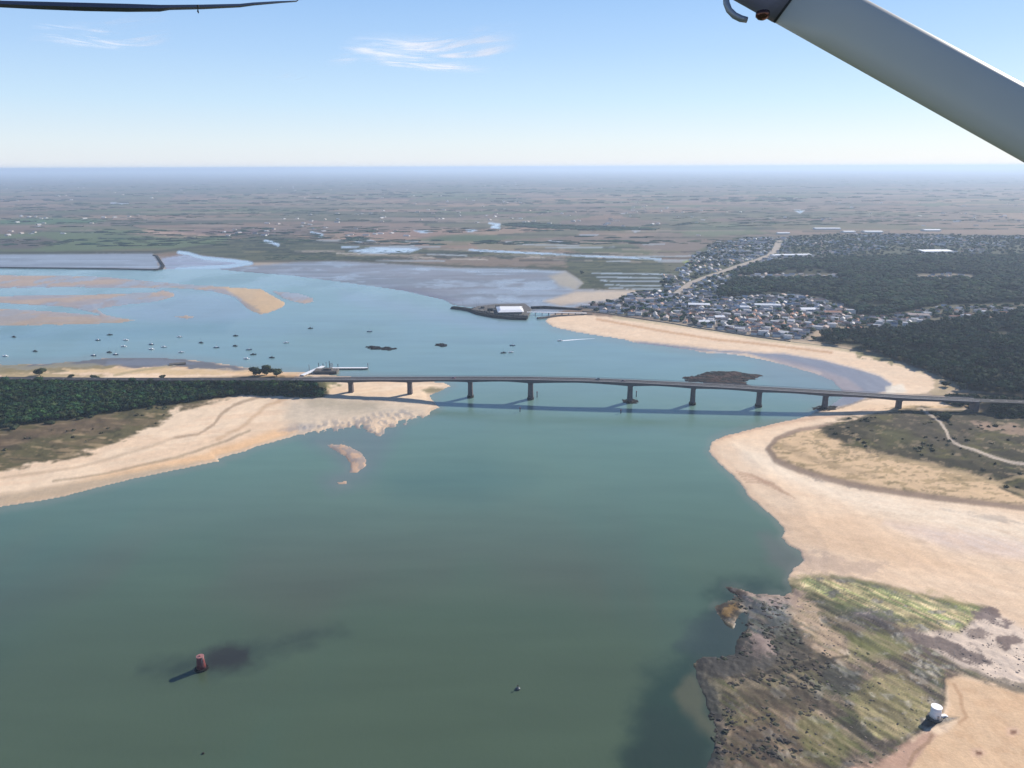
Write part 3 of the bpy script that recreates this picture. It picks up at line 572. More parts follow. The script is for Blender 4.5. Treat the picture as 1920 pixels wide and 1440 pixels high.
    col = np.clip(col*(0.93+.14*fbm(X/3.5, Ys/3.5, 3, 261))[:, None], 0.004, .85)
    n_r, n_c = sh
    ii = np.arange(n_r*n_c).reshape(sh)
    Fq = np.stack([ii[:-1, :-1], ii[:-1, 1:], ii[1:, 1:], ii[1:, :-1]], -1).reshape(-1, 4)
    m, nt, b = newmat('ground_cover'); N = nt.nodes; L = nt.links
    a = N.new('ShaderNodeAttribute'); a.attribute_name = 'Col'; ar = N.new('ShaderNodeAttribute'); ar.attribute_name = 'Rgh'
    tc = N.new('ShaderNodeTexCoord')
    f = None
    for sc_, lo, hi in ((.9, .93, 1.07), (.12, .95, 1.05), (.02, .94, 1.06)):
        no = N.new('ShaderNodeTexNoise'); no.inputs['Scale'].default_value = sc_; no.inputs['Detail'].default_value = 6; L.new(tc.outputs['Object'], no.inputs['Vector'])
        mr = N.new('ShaderNodeMapRange'); mr.inputs[1].default_value = .3; mr.inputs[2].default_value = .7; mr.inputs[3].default_value = lo; mr.inputs[4].default_value = hi; L.new(no.outputs['Fac'], mr.inputs[0])
        if f is None: f = mr.outputs[0]; first = no
        else:
            mm = N.new('ShaderNodeMath'); mm.operation = 'MULTIPLY'; L.new(f, mm.inputs[0]); L.new(mr.outputs[0], mm.inputs[1]); f = mm.outputs[0]
    sc = N.new('ShaderNodeVectorMath'); sc.operation = 'SCALE'; L.new(a.outputs['Color'], sc.inputs[0]); L.new(f, sc.inputs['Scale']); L.new(sc.outputs[0], b.inputs['Base Color'])
    L.new(ar.outputs['Fac'], b.inputs['Roughness'])
    sp = N.new('ShaderNodeMapRange'); sp.inputs[1].default_value = .3; sp.inputs[2].default_value = .9; sp.inputs[3].default_value = .5; sp.inputs[4].default_value = .03
    L.new(ar.outputs['Fac'], sp.inputs[0]); L.new(sp.outputs[0], b.inputs['Specular IOR Level'])
    bp = N.new('ShaderNodeBump'); bp.inputs['Strength'].default_value = .35; bp.inputs['Distance'].default_value = .35; L.new(first.outputs['Fac'], bp.inputs['Height']); L.new(bp.outputs[0], b.inputs['Normal'])
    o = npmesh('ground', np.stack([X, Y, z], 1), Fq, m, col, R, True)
    tag(o, kind='structure')
    return sh, X, Y, z
gsh, gX, gY, gZ = build_ground()
_gz = gZ.reshape(gsh); _gy = gY.reshape(gsh)[:, 0]
def ground_z(x, y):
    i = int(np.clip(np.searchsorted(_gy, y), 1, gsh[0]-1)); row = gX.reshape(gsh)[i]; j = int(np.clip(np.searchsorted(row, x), 1, gsh[1]-1))
    return float(_gz[i, j])

# ================================================================== WATER
def build_water():
    phi = []; a = math.radians(56)
    while a > math.radians(5.6): phi.append(a); a -= 4.0/F
    Yr = np.concatenate([[-3000, 60], H/np.tan(np.array(phi)), [2600.0]])
    u = np.concatenate([[-6, -3, -1.6, -1.2], np.arange(-1.0, 1.0001, 4.5/F), [1.3, 2, 4]])
    W = np.maximum(Yr, 50)*math.cos(PITCH)+H*math.sin(PITCH)
    X = W[:, None]*u[None, :]; Y = np.repeat(Yr[:, None], len(u), 1); sh = X.shape; X = X.ravel(); Y = Y.ravel(); Ys = np.maximum(Y, 60.)
    px, py = proj(X, Ys); n = len(X)
    nA = fbm(X/14, Ys/14, 4, 1)-.5; wx = px+nA*30*np.clip(300/np.hypot(X, Ys), .1, 1); wy = py+nA*12*np.clip(300/np.hypot(X, Ys), .1, 1)
    col = np.zeros((n, 3)); col[:] = alb(82, 99, 78)
    def mix(m, c):
        nonlocal col
        col = col*(1-m[:, None])+np.asarray(c)*m[:, None]
    mix(sstep(.4, .65, fbm(X/170, Ys/260, 4, 301))*.75, alb(88, 88, 74))       # silt in suspension
    mix(sstep(.45, .7, fbm(X/90+5, Ys/400, 4, 305))*.5, alb(70, 100, 86))
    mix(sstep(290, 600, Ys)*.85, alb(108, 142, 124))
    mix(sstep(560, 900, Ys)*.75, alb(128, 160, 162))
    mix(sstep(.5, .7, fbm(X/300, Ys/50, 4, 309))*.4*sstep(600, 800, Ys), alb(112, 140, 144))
    def P(poly, c, f, amt, tex=0):
        t = (fbm(X/9, Ys/9, 4, 311)-.5)*tex; mix(sstep(-f, f, sdf(poly, wx, wy, 60)+t)*amt, c)
    # shallows tint around shores
    s = np.maximum.reduce([sdf(LAND_W, wx, wy, 60), np.where(py > 600, sdf(LAND_E, wx, wy, 60), -60), sdf(BAR1, wx, wy, 60), sdf(BAR2, wx, wy, 60)])
    mix(sstep(-14, 0, s)*.45, alb(136, 140, 126))
    P([(560, 815), (640, 800), (720, 800), (760, 800), (720, 850), (705, 890), (680, 910), (620, 920), (600, 900), (640, 880), (620, 850), (580, 835)], alb(112, 126, 122), 22, .75, 10)
    P([(1440, 1000), (1480, 1020), (1510, 1050), (1480, 1090), (1440, 1050), (1420, 1000)], alb(112, 112, 104), 14, .6, 10)
    P([(1575, 690), (1500, 690), (1440, 678), (1400, 700), (1480, 740), (1560, 760)], alb(130, 134, 138), 14, .4)
    # weed-covered rock just under the surface
    P([(1150, 1600), (1170, 1440), (1190, 1330), (1215, 1255), (1270, 1225), (1310, 1190), (1325, 1140), (1350, 1095), (1400, 1085), (1500, 1120), (1500, 1300), (1400, 1600)], alb(46, 68, 58), 30, .85, 40)
    P([(1290, 1165), (1340, 1150), (1400, 1130), (1480, 1120), (1480, 1200), (1380, 1240), (1300, 1230), (1270, 1210)], alb(66, 78, 76), 16, .6, 30)
    P([(1262, 1290), (1300, 1260), (1320, 1290), (1330, 1340), (1345, 1370), (1350, 1400), (1310, 1370), (1275, 1330)], alb(104, 104, 82), 12, .7, 16)
    P([(1200, 1330), (1300, 1340), (1330, 1400), (1310, 1600), (1180, 1600), (1180, 1440)], alb(50, 64, 56), 22, .6, 34)
    P([(1400, 1125), (1470, 1120), (1480, 1160), (1440, 1200), (1405, 1190)], alb(96, 98, 90), 10, .8, 12)
    P([(270, 1256), (330, 1240), (400, 1220), (480, 1205), (560, 1190), (640, 1180), (600, 1196), (530, 1220), (470, 1245), (400, 1262), (320, 1268)], alb(42, 54, 50), 24, .62, 30)
    P([(380, 1222), (430, 1210), (470, 1218), (470, 1240), (420, 1256), (385, 1250)], alb(50, 44, 42), 10, .7, 20)
    P([(700, 890), (900, 860), (1000, 900), (900, 940), (760, 930)], alb(74, 112, 104), 40, .4)
    # far lagoon by the sandbanks: shallow
    P([(300, 543), (440, 556), (470, 585), (500, 592), (420, 606), (262, 603), (190, 582), (330, 560)], alb(128, 146, 158), 8, .7)
    P([(0, 608), (300, 606), (440, 600), (420, 622), (200, 640), (0, 640)], alb(80, 126, 132), 10, .4)
    P([(640, 545), (760, 565), (860, 590), (1000, 610), (940, 625), (760, 590), (640, 565)], alb(134, 150, 166), 12, .5)
    ii = np.arange(n).reshape(sh); Fq = np.stack([ii[:-1, :-1], ii[:-1, 1:], ii[1:, 1:], ii[1:, :-1]], -1).reshape(-1, 4)
    m, nt, b = newmat('sea_water'); N = nt.nodes; L = nt.links
    at = N.new('ShaderNodeAttribute'); at.attribute_name = 'Col'; tc = N.new('ShaderNodeTexCoord')
    nv = N.new('ShaderNodeTexNoise'); nv.inputs['Scale'].default_value = 1.0; nv.inputs['Detail'].default_value = 7; mv = N.new('ShaderNodeMapping'); mv.inputs['Scale'].default_value = (.012, .05, 1); mv.inputs['Rotation'].default_value = (0, 0, .35)
    L.new(tc.outputs['Object'], mv.inputs['Vector']); L.new(mv.outputs[0], nv.inputs['Vector']); mrv = N.new('ShaderNodeMapRange'); mrv.inputs[1].default_value = .3; mrv.inputs[2].default_value = .7; mrv.inputs[3].default_value = .95; mrv.inputs[4].default_value = 1.06; L.new(nv.outputs['Fac'], mrv.inputs[0])
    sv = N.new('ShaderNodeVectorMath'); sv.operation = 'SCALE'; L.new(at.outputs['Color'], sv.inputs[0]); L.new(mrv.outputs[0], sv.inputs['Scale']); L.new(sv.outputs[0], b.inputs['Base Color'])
    b.inputs['IOR'].default_value = 1.333
    mp = N.new('ShaderNodeMapping'); mp.inputs['Rotation'].default_value = (0, 0, .5); mp.inputs['Scale'].default_value = (1, .55, 1); L.new(tc.outputs['Object'], mp.inputs['Vector'])
    n1 = N.new('ShaderNodeTexNoise'); n1.inputs['Scale'].default_value = .35; n1.inputs['Detail'].default_value = 6; n1.inputs['Roughness'].default_value = .65; L.new(mp.outputs[0], n1.inputs['Vector'])
    n2 = N.new('ShaderNodeTexNoise'); n2.inputs['Scale'].default_value = .009; n2.inputs['Detail'].default_value = 4; L.new(mp.outputs[0], n2.inputs['Vector'])
    mr = N.new('ShaderNodeMapRange'); mr.inputs[1].default_value = .38; mr.inputs[2].default_value = .62; mr.inputs[3].default_value = .10; mr.inputs[4].default_value = .26; L.new(n2.outputs['Fac'], mr.inputs[0]); L.new(mr.outputs[0], b.inputs['Roughness'])
    bp = N.new('ShaderNodeBump'); bp.inputs['Strength'].default_value = .5; bp.inputs['Distance'].default_value = .18; L.new(n1.outputs['Fac'], bp.inputs['Height']); L.new(bp.outputs[0], b.inputs['Normal'])
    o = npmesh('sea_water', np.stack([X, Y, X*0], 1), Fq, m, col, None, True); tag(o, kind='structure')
build_water()

M = dict(
    concrete=simple('concrete', alb(150, 146, 146), .85, 0, .15, .3), deckc=simple('deck_concrete', alb(104, 102, 108), .85, 0, .12, .2),
    pier=simple('pier_concrete', alb(104, 96, 96), .85, 0, .18, .4), foot=simple('footing_weed', alb(52, 50, 46), .8, 0, .3, .6),
    asphalt=simple('asphalt', (.055, .055, .058), .9, 0, .15, .3), line=simple('road_paint', (.75, .75, .72), .6, 0, .05, 1),
    rail=simple('railing_metal', alb(176, 176, 176), .5, .3, .1, 1), red=simple('beacon_red', (.13, .022, .022), .6, 0, .25, 1.5), pink=simple('beacon_faded', (.3, .13, .12), .6, 0, .2, 1.5),
    white=simple('white_paint', (.78, .78, .78), .6, 0, .06, 1), cream=simple('cream_render', (.66, .6, .52), .85, 0, .1, .5), dark=simple('dark_timber', (.035, .033, .03), .85, 0, .3, 1),
    rock=simple('dark_rock', (.013, .012, .012), .95, 0, .5, .35, .6), rust=simple('rust_rock', (.05, .03, .026), .95, 0, .4, .3, .6), stone=simple('quay_stone', (.12, .11, .1), .9, 0, .3, .3),
    tile=simple('tile_roof', (.36, .2, .14), .9, 0, .25, .4), tile2=simple('pale_tile_roof', (.42, .34, .3), .9, 0, .2, .4), slate=simple('slate_roof', (.2, .2, .22), .7, 0, .25, .4), flat=simple('grey_flat_roof', (.34, .35, .38), .8, 0, .2, .4), shed=simple('white_sheet_roof', (.8, .8, .8), .5, 0, .05, .3),
    wall=simple('white_render', (.68, .66, .62), .85, 0, .12, .4), wallc=simple('cream_render_wall', (.56, .48, .4), .85, 0, .12, .4), glass=simple('window_glass', (.03, .04, .05), .2, 0, .2, .5),
    hullw=simple('hull_white', (.7, .7, .7), .4, 0, .05, 1), hulld=simple('hull_dark', (.03, .045, .06), .5, 0, .2, 1), hullb=simple('hull_blue', (.04, .09, .16), .45, 0, .2, 1),
    bark=simple('bark', (.09, .065, .045), .95, 0, .3, 2), steel=simple('galvanised_steel', (.3, .31, .33), .5, .6, .2, 1))

# ================================================================== BRIDGE
def build_bridge():
    root = empty('road_bridge', (18.4, axisY(18.4), 0)); tag(root, 'long grey concrete road bridge on nine piers crossing the estuary channel', 'bridge')
    off = np.array(root.location)
    A = [-225]+[-164.1, -103.1, -41.6, 18.4, 115.1, 174.8, 236.5, 297.0, 362.9]+[430]
    ang = math.atan(-.1225); cs, sn = math.cos(ang), math.sin(ang)
    def pt(X, lat, z): return (X-lat*sn-off[0], axisY(X)+lat*cs-off[1], z)
    md = MB(); rings = []; Xs = []
    for i in range(len(A)-1):
        for k in range(12): Xs.append(A[i]+(A[i+1]-A[i])*k/12)
    Xs.append(A[-1])
    for X in Xs:
        d = min(abs(X-a) for a in A[1:-1]); span = 48 if 18 < X < 115.2 else 30
        dep = 2.7+1.0*max(0, 1-d/span)**1.6*(1.7 if 0 < X < 135 else 1.0); z = deckZ(X)
        rings.append([pt(X, -5.8, z), pt(X, 5.8, z), pt(X, 5.8, z-.45), pt(X, 3.2, z-.9), pt(X, 2.7, z-dep), pt(X, -2.7, z-dep), pt(X, -3.2, z-.9), pt(X, -5.8, z-.45)])
    md.loft(rings); md.build('deck', M['deckc'], root)
    mr = MB(); mr.loft([[pt(X, -4.0, deckZ(X)+.05), pt(X, 4.0, deckZ(X)+.05)] for X in Xs], cap=False, closed=False); mr.build('roadway', M['asphalt'], root)
    ml = MB(); ml.loft([[pt(x, -.1, deckZ(x)+.07), pt(x, .1, deckZ(x)+.07)] for x in Xs], cap=False, closed=False)
    ml.build('centre_line', M['line'], root)
    for s in (-1, 1):
        k = MB(); k.loft([[pt(X, s*5.0-.9*0-.8*1, deckZ(X)), pt(X, s*5.0+.8, deckZ(X)), pt(X, s*5.0+.8, deckZ(X)+.18), pt(X, s*5.0-.8, deckZ(X)+.18)] for X in Xs]); k.build('footway', M['concrete'], root)
        g = MB(); X = -225
        for h in (.45, .8, 1.15): g.tube([pt(x, s*5.65, deckZ(x)+.18+h) for x in Xs], .06, 4)
        while X <= 430: g.tube([pt(X, s*5.65, deckZ(X)+.1), pt(X, s*5.65, deckZ(X)+1.35)], .06, 4, cap=False); X += 2.5
        g.build('railing', M['rail'], root)
    for X in A[1:-1]:
        top = deckZ(X)-(2.7+1.0*(1.7 if 0 < X < 135 else 1)); w = 5.0 if 0 < X < 135 else 4.3; gz = min(ground_z(X, axisY(X)), 0)-1.0
        p = MB(); R = []
        for z, t in ((gz, 1.12), (top*.5, 1.0), (top-1.2, .95), (top-.3, 1.08), (top+.3, 1.08)):
            ring = []
            for lx, ly in ((-.5, -.42), (-.3, -.5), (.3, -.5), (.5, -.42), (.5, .42), (.3, .5), (-.3, .5), (-.5, .42)):
                a, b = lx*w*t, ly*5.4*(1.0 if z < top-1 else 1.05)*t
                ring.append((X+a*cs-b*sn-off[0], axisY(X)+a*sn+b*cs-off[1], z))
            R.append(ring)
        p.loft(R); po = p.build('pier', M['pier'], root)
        if X > -60:
            f = MB(); n = 14; RR = []
            for z, t in ((-2, 1), (1.5, 1), (1.9, .92)):
                RR.append([(X-off[0]+(3.4*t*math.cos(2*math.pi*q/n))*cs-(5.0*t*math.sin(2*math.pi*q/n))*sn, axisY(X)-off[1]+(3.4*t*math.cos(2*math.pi*q/n))*sn+(5.0*t*math.sin(2*math.pi*q/n))*cs, z) for q in range(n)])
            f.loft(RR); f.build('footing', M['foot'], po)
    for X in (A[0]+1, A[-1]-1):
        b = MB(); b.box((X-off[0], axisY(X)-off[1], deckZ(X)/2-.6), (4, 11, deckZ(X)-1), ang); b.build('abutment', M['pier'], root)
    # approach roads on the embankments
    for nm, x0, x1 in (('approach_road', -1500, -225.2), ('approach_road', 430.2, 1500)):
        r = MB(); xs = np.linspace(x0, x1, 90)
        def q(X, lat, dz): return (X-lat*sn, axisY(X)+lat*cs, deckZ(X)+dz)
        r.loft([[q(X, -5.6, -.05), q(X, -3.9, 0), q(X, 3.9, 0), q(X, 5.6, -.05)] for X in xs], cap=False, closed=False)
        X = x0
        while X < x1-4: r.loft([[q(x, -.12, .02), q(x, .12, .02)] for x in (X, X+3)], mi=1, cap=False, closed=False); X += 12
        o = r.build(nm, [M['asphalt'], M['line']]); tag(o, kind='structure')
    return off, cs, sn, ang
off, bcs, bsn, bang = build_bridge()

def make_car(paint):
    r = empty('car', (0, 0, 0)); b = MB()
    b.loft([[(-2.1, y, z) for y, z in ((-.8, .35), (.8, .35), (.8, .8), (-.8, .8))], [(-1.9, y, z) for y, z in ((-.85, .3), (.85, .3), (.85, .95), (-.85, .95))], [(1.6, y, z) for y, z in ((-.85, .3), (.85, .3), (.85, .9), (-.85, .9))], [(2.1, y, z) for y, z in ((-.75, .35), (.75, .35), (.75, .7), (-.75, .7))]])
    b.build('body', paint, r)
    g = MB(); g.loft([[(-1.7, y, .93) for y in (-.75, .75)][::1]+[(-1.2, .65, 1.45), (-1.2, -.65, 1.45)], [(1.0, -.75, .9), (1.0, .75, .9), (.35, .65, 1.45), (.35, -.65, 1.45)]]); g.build('cabin', M['glass'], r)
    for x in (-1.3, 1.3):
        for y in (-.8, .8):
            w = MB(); w.tube([(x, y-.1, .33), (x, y+.1, .33)], .33, 10); w.build('wheel', M['dark'], r)
    return r
for i, (X, lat, paint, lb) in enumerate(((-58, -2, simple('car_red', (.35, .03, .03), .3, 0, .05, 1, coat=1), 'red car driving over the bridge near its left bank'), (84, 2, simple('car_grey', (.2, .2, .22), .3, .3, .05, 1, coat=1), 'grey car driving over the widest middle span of the bridge'), (108, -2, simple('car_maroon', (.2, .03, .04), .3, 0, .05, 1, coat=1), 'dark red car on the bridge above the right main pier'))):
    c = make_car(paint); c.location = (X-lat*bsn, axisY(X)+lat*bcs, deckZ(X)+.06); c.rotation_euler = (0, 0, bang+(math.pi if lat > 0 else 0)); tag(c, lb, 'car', 'cars crossing the bridge')

# ================================================================== BEACONS, TOWERS, POSTS
def cyl(mb, x, y, z0, z1, r0_, r1_, n=20, mi=0, steps=1):
    mb.loft([[(x+r*math.cos(2*math.pi*k/n), y+r*math.sin(2*math.pi*k/n), z) for k in range(n)] for z, r in ((z0+(z1-z0)*t/steps, r0_+(r1_-r0_)*t/steps) for t in range(steps+1))], mi)
x, y = gxy(378, 1254); r = empty('beacon_tower', (x, y, 0)); tag(r, 'squat red masonry beacon tower standing alone on a submerged reef in the near water', 'beacon tower')
b = MB(); cyl(b, 0, 0, -1.5, .7, 3.3, 3.0, 16); b.build('base', M['rock'], r)
b = MB(); cyl(b, 0, 0, .7, 6.4, 2.1, 1.55, 20, steps=3); b.build('tower', M['red'], r, True)
b = MB(); cyl(b, 0, 0, 6.4, 6.75, 1.75, 1.75, 20); cyl(b, 0, 0, 6.75, 7.3, .5, .4, 12); b.build('cap', M['pink'], r)
b = MB(); b.tube([(1.7, -1.1, .7), (1.35, -.9, 6.5)], .07, 5); b.tube([(1.3, -1.5, .7), (1.0, -1.2, 6.5)], .07, 5)
for k in range(10): b.tube([(1.68-.035*k, -1.08+.02*k, 1+k*.55), (1.28-.03*k, -1.48+.03*k, 1+k*.55)], .05, 4)
b.build('ladder', M['steel'], r)

x, y = gxy(1752, 1352); gz = max(ground_z(x, y), .3); r = empty('white_beacon', (x, y, gz)); tag(r, 'squat white round beacon tower on the weedy rocks beside the ochre sand', 'beacon tower')
b = MB(); cyl(b, 0, 0, -1, .5, 3.0, 2.9, 24); b.build('base', M['stone'], r)
b = MB(); cyl(b, 0, 0, .5, 5.0, 2.25, 1.95, 28, steps=3); b.build('tower', M['white'], r, True)
b = MB(); cyl(b, 0, 0, 5.0, 5.3, 2.2, 2.2, 28); b.build('cap', M['white'], r)
b = MB(); b.box((0, -2.17, 1.4), (.8, .2, 1.7)); b.build('door', M['steel'], r)
b = MB(); b.box((3.6, .4, .4), (2.2, 1.2, .9), .2); b.box((4.9, .6, .1), (1.2, 1.2, .5), .2); b.build('step', M['white'], r)

def post(px_, py_, h, lb, mat, rr=.45, topm=None, grp='channel marker posts beside the bridge piers'):
    x, y = gxy(px_, py_); r = empty('marker_post', (x, y, 0)); tag(r, lb, 'marker post', grp)
    b = MB(); cyl(b, 0, 0, -2, h, rr, rr*.85, 10); b.build('pile', mat, r)
    b = MB(); cyl(b, 0, 0, h, h+.9, rr*1.5, rr*1.1, 10); b.build('topmark', topm or M['red'], r)
post(1007, 745, 5.2, 'dark marker post just right of the left main bridge pier', M['dark'])
post(1193, 744, 5.2, 'dark marker post just right of the right main bridge pier', M['dark'])
post(975, 772, 3.5, 'small marker post in the bridge shadow left of the widest span', M['dark'])
post(1164, 775, 3.0, 'small marker post in the bridge shadow right of the widest span', M['dark'])

x, y = gxy(971, 1292); r = empty('mooring_buoy', (x, y, 0)); tag(r, 'small dark buoy floating alone in the near open water', 'buoy')
b = MB(); b.loft([[(R_*math.cos(2*math.pi*k/14), R_*math.sin(2*math.pi*k/14), z) for k in range(14)] for z, R_ in ((-.5, .5), (-.2, 1.0), (.25, 1.15), (.6, .9), (.8, .35))]); b.build('float', M['hulld'], r, True)
b = MB(); b.tube([(0, 0, .8), (0, 0, 1.7)], .1, 6); b.box((0, 0, 1.8), (.5, .5, .35)); b.build('topmark', M['rust'], r)
x, y = gxy(381, 1413); r = empty('mooring_buoy', (x, y, 0)); tag(r, 'tiny dark float in the water near the bottom left, below the red tower', 'buoy')
b = MB(); b.loft([[(R_*math.cos(2*math.pi*k/12), R_*math.sin(2*math.pi*k/12), z) for k in range(12)] for z, R_ in ((-.3, .3), (0, .55), (.3, .5), (.45, .2))]); b.build('float', M['foot'], r, True)

# ================================================================== ROCK REEFS
def rockmesh(name, pts, h, mats, label, seed, z0=-.6, cat='rocks', n=900, group=None):
    """low boulder field inside an outline given in image pixels"""
    P = [gxy(*p) for p in pts]; xs = [p[0] for p in P]; ys = [p[1] for p in P]; cx, cy = sum(xs)/len(xs), sum(ys)/len(ys)
    st = max(.8, math.sqrt((max(xs)-min(xs))*(max(ys)-min(ys))/n)); nx = int((max(xs)-min(xs))/st)+5; ny = int((max(ys)-min(ys))/st)+5
    gx = min(xs)-2*st+np.arange(nx)*st; gy = min(ys)-2*st+np.arange(ny)*st; GX, GY = np.meshgrid(gx, gy)
    s = sdf(P, GX.ravel(), GY.ravel(), 40).reshape(GX.shape); nn = fbm(GX/7+seed, GY/4, 4, seed); s = s+(nn-.5)*9+3.0
    Z = z0+np.clip(s*.25, -1, 1)*h*.7+np.where(s > 0, (fbm(GX/2.5, GY/2.5, 3, seed+3)-.3)*h, 0)
    ii = np.arange(nx*ny).reshape(ny, nx); Fq = np.stack([ii[:-1, :-1], ii[:-1, 1:], ii[1:, 1:], ii[1:, :-1]], -1).reshape(-1, 4)
    keep = Z.ravel()[Fq].max(1) > -.5-.4; Fq = Fq[keep]; fz = nn.ravel()[Fq].mean(1)
    o = npmesh(name, np.stack([GX.ravel()-cx, GY.ravel()-cy, Z.ravel()], 1), Fq, mats, midx=(fz > .55).astype(int) if len(mats) > 1 else None); o.location = (cx, cy, 0)
    tag(o, label, cat, group); return o
rockmesh('rock_islet', [(688, 651), (700, 649), (714, 652), (712, 655), (697, 655)], 1.6, [M['rock']], 'dark rock islet, left one of the touching pair beyond the bridge', 3, cat='rock islet', group='dark rock islets beyond the bridge')
rockmesh('rock_islet', [(714, 653), (726, 651), (742, 654), (730, 657), (716, 656)], 1.3, [M['rock']], 'dark rock islet, right one of the touching pair beyond the bridge', 5, cat='rock islet', group='dark rock islets beyond the bridge')
rockmesh('rock_islet', [(818, 647), (826, 644), (837, 647), (828, 650)], 1.6, [M['rock']], 'small dark rock islet standing alone in mid channel beyond the bridge', 7, cat='rock islet', group='dark rock islets beyond the bridge')
rockmesh('rock_reef', [(1284, 709), (1310, 704), (1330, 698), (1370, 697), (1400, 700), (1424, 704), (1408, 712), (1390, 716), (1402, 724), (1370, 728), (1340, 722), (1318, 716), (1290, 716)], 1.5, [M['rock'], M['rust']], 'dark and rust brown reef lying just behind the bridge deck', 11, cat='reef', n=2500)
rockmesh('rock_footing', [(1528, 768), (1545, 762), (1566, 763), (1572, 768), (1550, 771)], 1.2, [M['rock']], 'dark rubble at the foot of the eighth bridge pier by the right shore', 13, cat='rocks', z0=-.2)
rockmesh('rock_footing', [(1170, 751), (1182, 748), (1194, 752), (1184, 756), (1172, 755)], .8, [M['rock']], 'dark rubble round the base of the right main bridge pier', 15, cat='rocks', z0=-.3)

# ================================================================== BOATS
def make_boat(kind):
    r = empty('moored_boat', (0, 0, 0)); L_ = 8.5; b = MB(); rings = []
    for t, w, zt in ((-.5, .75, .95), (-.3, 1.25, .95), (0, 1.4, 1.0), (.25, 1.1, 1.15), (.42, .5, 1.35), (.5, .05, 1.45)):
        rings.append([(t*L_, -w, zt), (t*L_, -w*.75, .1), (t*L_, 0, -.4), (t*L_, w*.75, .1), (t*L_, w, zt)])
    b.loft(rings, closed=True); b.build('hull', {0: M['hulld'], 1: M['hullb'], 2: M['hullw']}[kind], r)
    d = MB(); d.box((-.4, 0, 1.45), (2.8, 1.7, .9), taper=.8); d.build('cabin', M['hullw'] if kind != 0 else M['dark'], r)
    if kind != 2:
        m_ = MB(); m_.tube([(.4, 0, 1.3), (.4, 0, 9.0)], .09, 5); m_.tube([(.4, 0, 2.4), (-3.2, 0, 2.3)], .07, 5); m_.build('mast', M['steel'], r)
    return r
protos = [make_boat(k) for k in range(3)]; used = [False]*3
BO = [(26, 632, 0, 'dark boat moored alone at the far left of the channel'), (66, 659, 0, 'dark boat moored near the left sandy point'), (184, 638, 1, 'small boat, lower left of the two above the muddy point'), (206, 628, 0, 'dark boat moored farthest out above the muddy point'),
      (236, 638, 2, 'faint pale boat right of two dark ones above the muddy point'), (232, 650, 2, 'white boat moored midway between the muddy point and the sandbank'), (205, 661, 0, 'dark boat close off the muddy shore, left of a near twin'), (217, 665, 1, 'blue hulled boat closest to the muddy shore edge'),
      (176, 667, 1, 'masted boat lying at the muddy shore at left'), (337, 632, 2, 'white boat moored left of the main cluster, farther out'), (284, 646, 1, 'upper boat of the pair in line left of the main cluster'), (284, 655, 2, 'lower boat of the pair in line left of the main cluster'), (308, 651, 2, 'white boat just right of the pair in line'),
      (340, 661, 2, 'pale boat off the muddy shore left of the main cluster'), (377, 643, 0, 'dark masted boat at left of the main cluster'), (406, 652, 1, 'blue hulled boat between two rows of the main cluster'), (442, 630, 0, 'large dark boat, farthest out of the main cluster'), (441, 649, 0, 'large dark boat in the middle of the main cluster'),
      (467, 656, 1, 'boat at the right side of the main cluster'), (475, 665, 0, 'dark boat nearest the road in the main cluster'), (462, 673, 2, 'small white boat behind the roadside trees'), (510, 671, 0, 'dark boat moored off the landing stage, left of it'), (537, 643, 2, 'white boat alone right of the main cluster'), (582, 616, 0, 'dark boat alone near the tip of the sandbank'),
      (693, 622, 1, 'boat moored alone above the pair of dark islets'), (961, 648, 1, 'farthest of the three boats moored in mid channel'), (944, 662, 0, 'dark boat, left of the three moored in mid channel'), (958, 661, 2, 'white boat, nearest of the three in mid channel'), (1050, 639, 2, 'white motorboat moving off the sandy spit ahead of its pale wake'), (10, 668, 2, 'white boat grounded at the left edge by the sandy point')]
for i, (a, b_, k, lb) in enumerate(BO):
    o = protos[k] if not used[k] else copy_tree(protos[k]); used[k] = True
    x, y = gxy(a, b_); o.location = (x, y, 0); o.scale = (.85, .85, .85); o.rotation_euler = (0, 0, random.uniform(-.35, .35)+(math.pi if random.random() < .5 else 0) if i != 28 else math.pi+.2); o['label'] = lb; o['category'] = 'boat'; o['group'] = 'boats in the channel beyond the bridge'
m = simple('foam', (.75, .78, .8), .8, 0, .1, .4)
x0_, y0_ = gxy(1053, 639); w = MB(); w.loft([[(x0_+t*50, y0_+t*8+2*t*(2-t)*3-hw, .03), (x0_+t*50, y0_+t*8+2*t*(2-t)*3+hw, .03)] for t, hw in ((0, 1.2), (.15, 2.6), (.3, 2.2), (.5, 1.3), (.7, .9), (.9, .5))], cap=False, closed=False)
tag(w.build('wake_foam', m), 'pale foam wake trailing right of the moving white motorboat', 'wake', kind='stuff')

# ================================================================== LANDING STAGE, PONTOON, QUAY, DYKE
x, y = gxy(600, 700); r = empty('landing_stage', (x, y, 0)); tag(r, 'ferry landing stage with a white sloping ramp on dark piles behind the bridge', 'landing stage')
a_ = np.array(gp(566, 703, 2.0)); b2 = np.array(gp(606, 686, 3.5)); rel = lambda p: (p[0]-x, p[1]-y, p[2])
mb = MB(); dd = (b2-a_); dd[2] = 0; dd /= np.linalg.norm(dd); nn = np.array([-dd[1], dd[0], 0])
mb.loft([[rel(p+nn*2.2), rel(p-nn*2.2), rel(p-nn*2.2-np.array([0, 0, .9])), rel(p+nn*2.2-np.array([0, 0, .9]))] for p in (a_, a_*.5+b2*.5, b2)]); mb.build('ramp', M['white'], r)
for k in range(9):
    p = a_+(b2-a_)*k/8
    for s in (-1, 1): mb = MB(); q = p+nn*2*s; mb.tube([(q[0]-x, q[1]-y, -2), (q[0]-x, q[1]-y, p[2]-.5)], .35, 6); mb.build('pile', M['dark'], r)
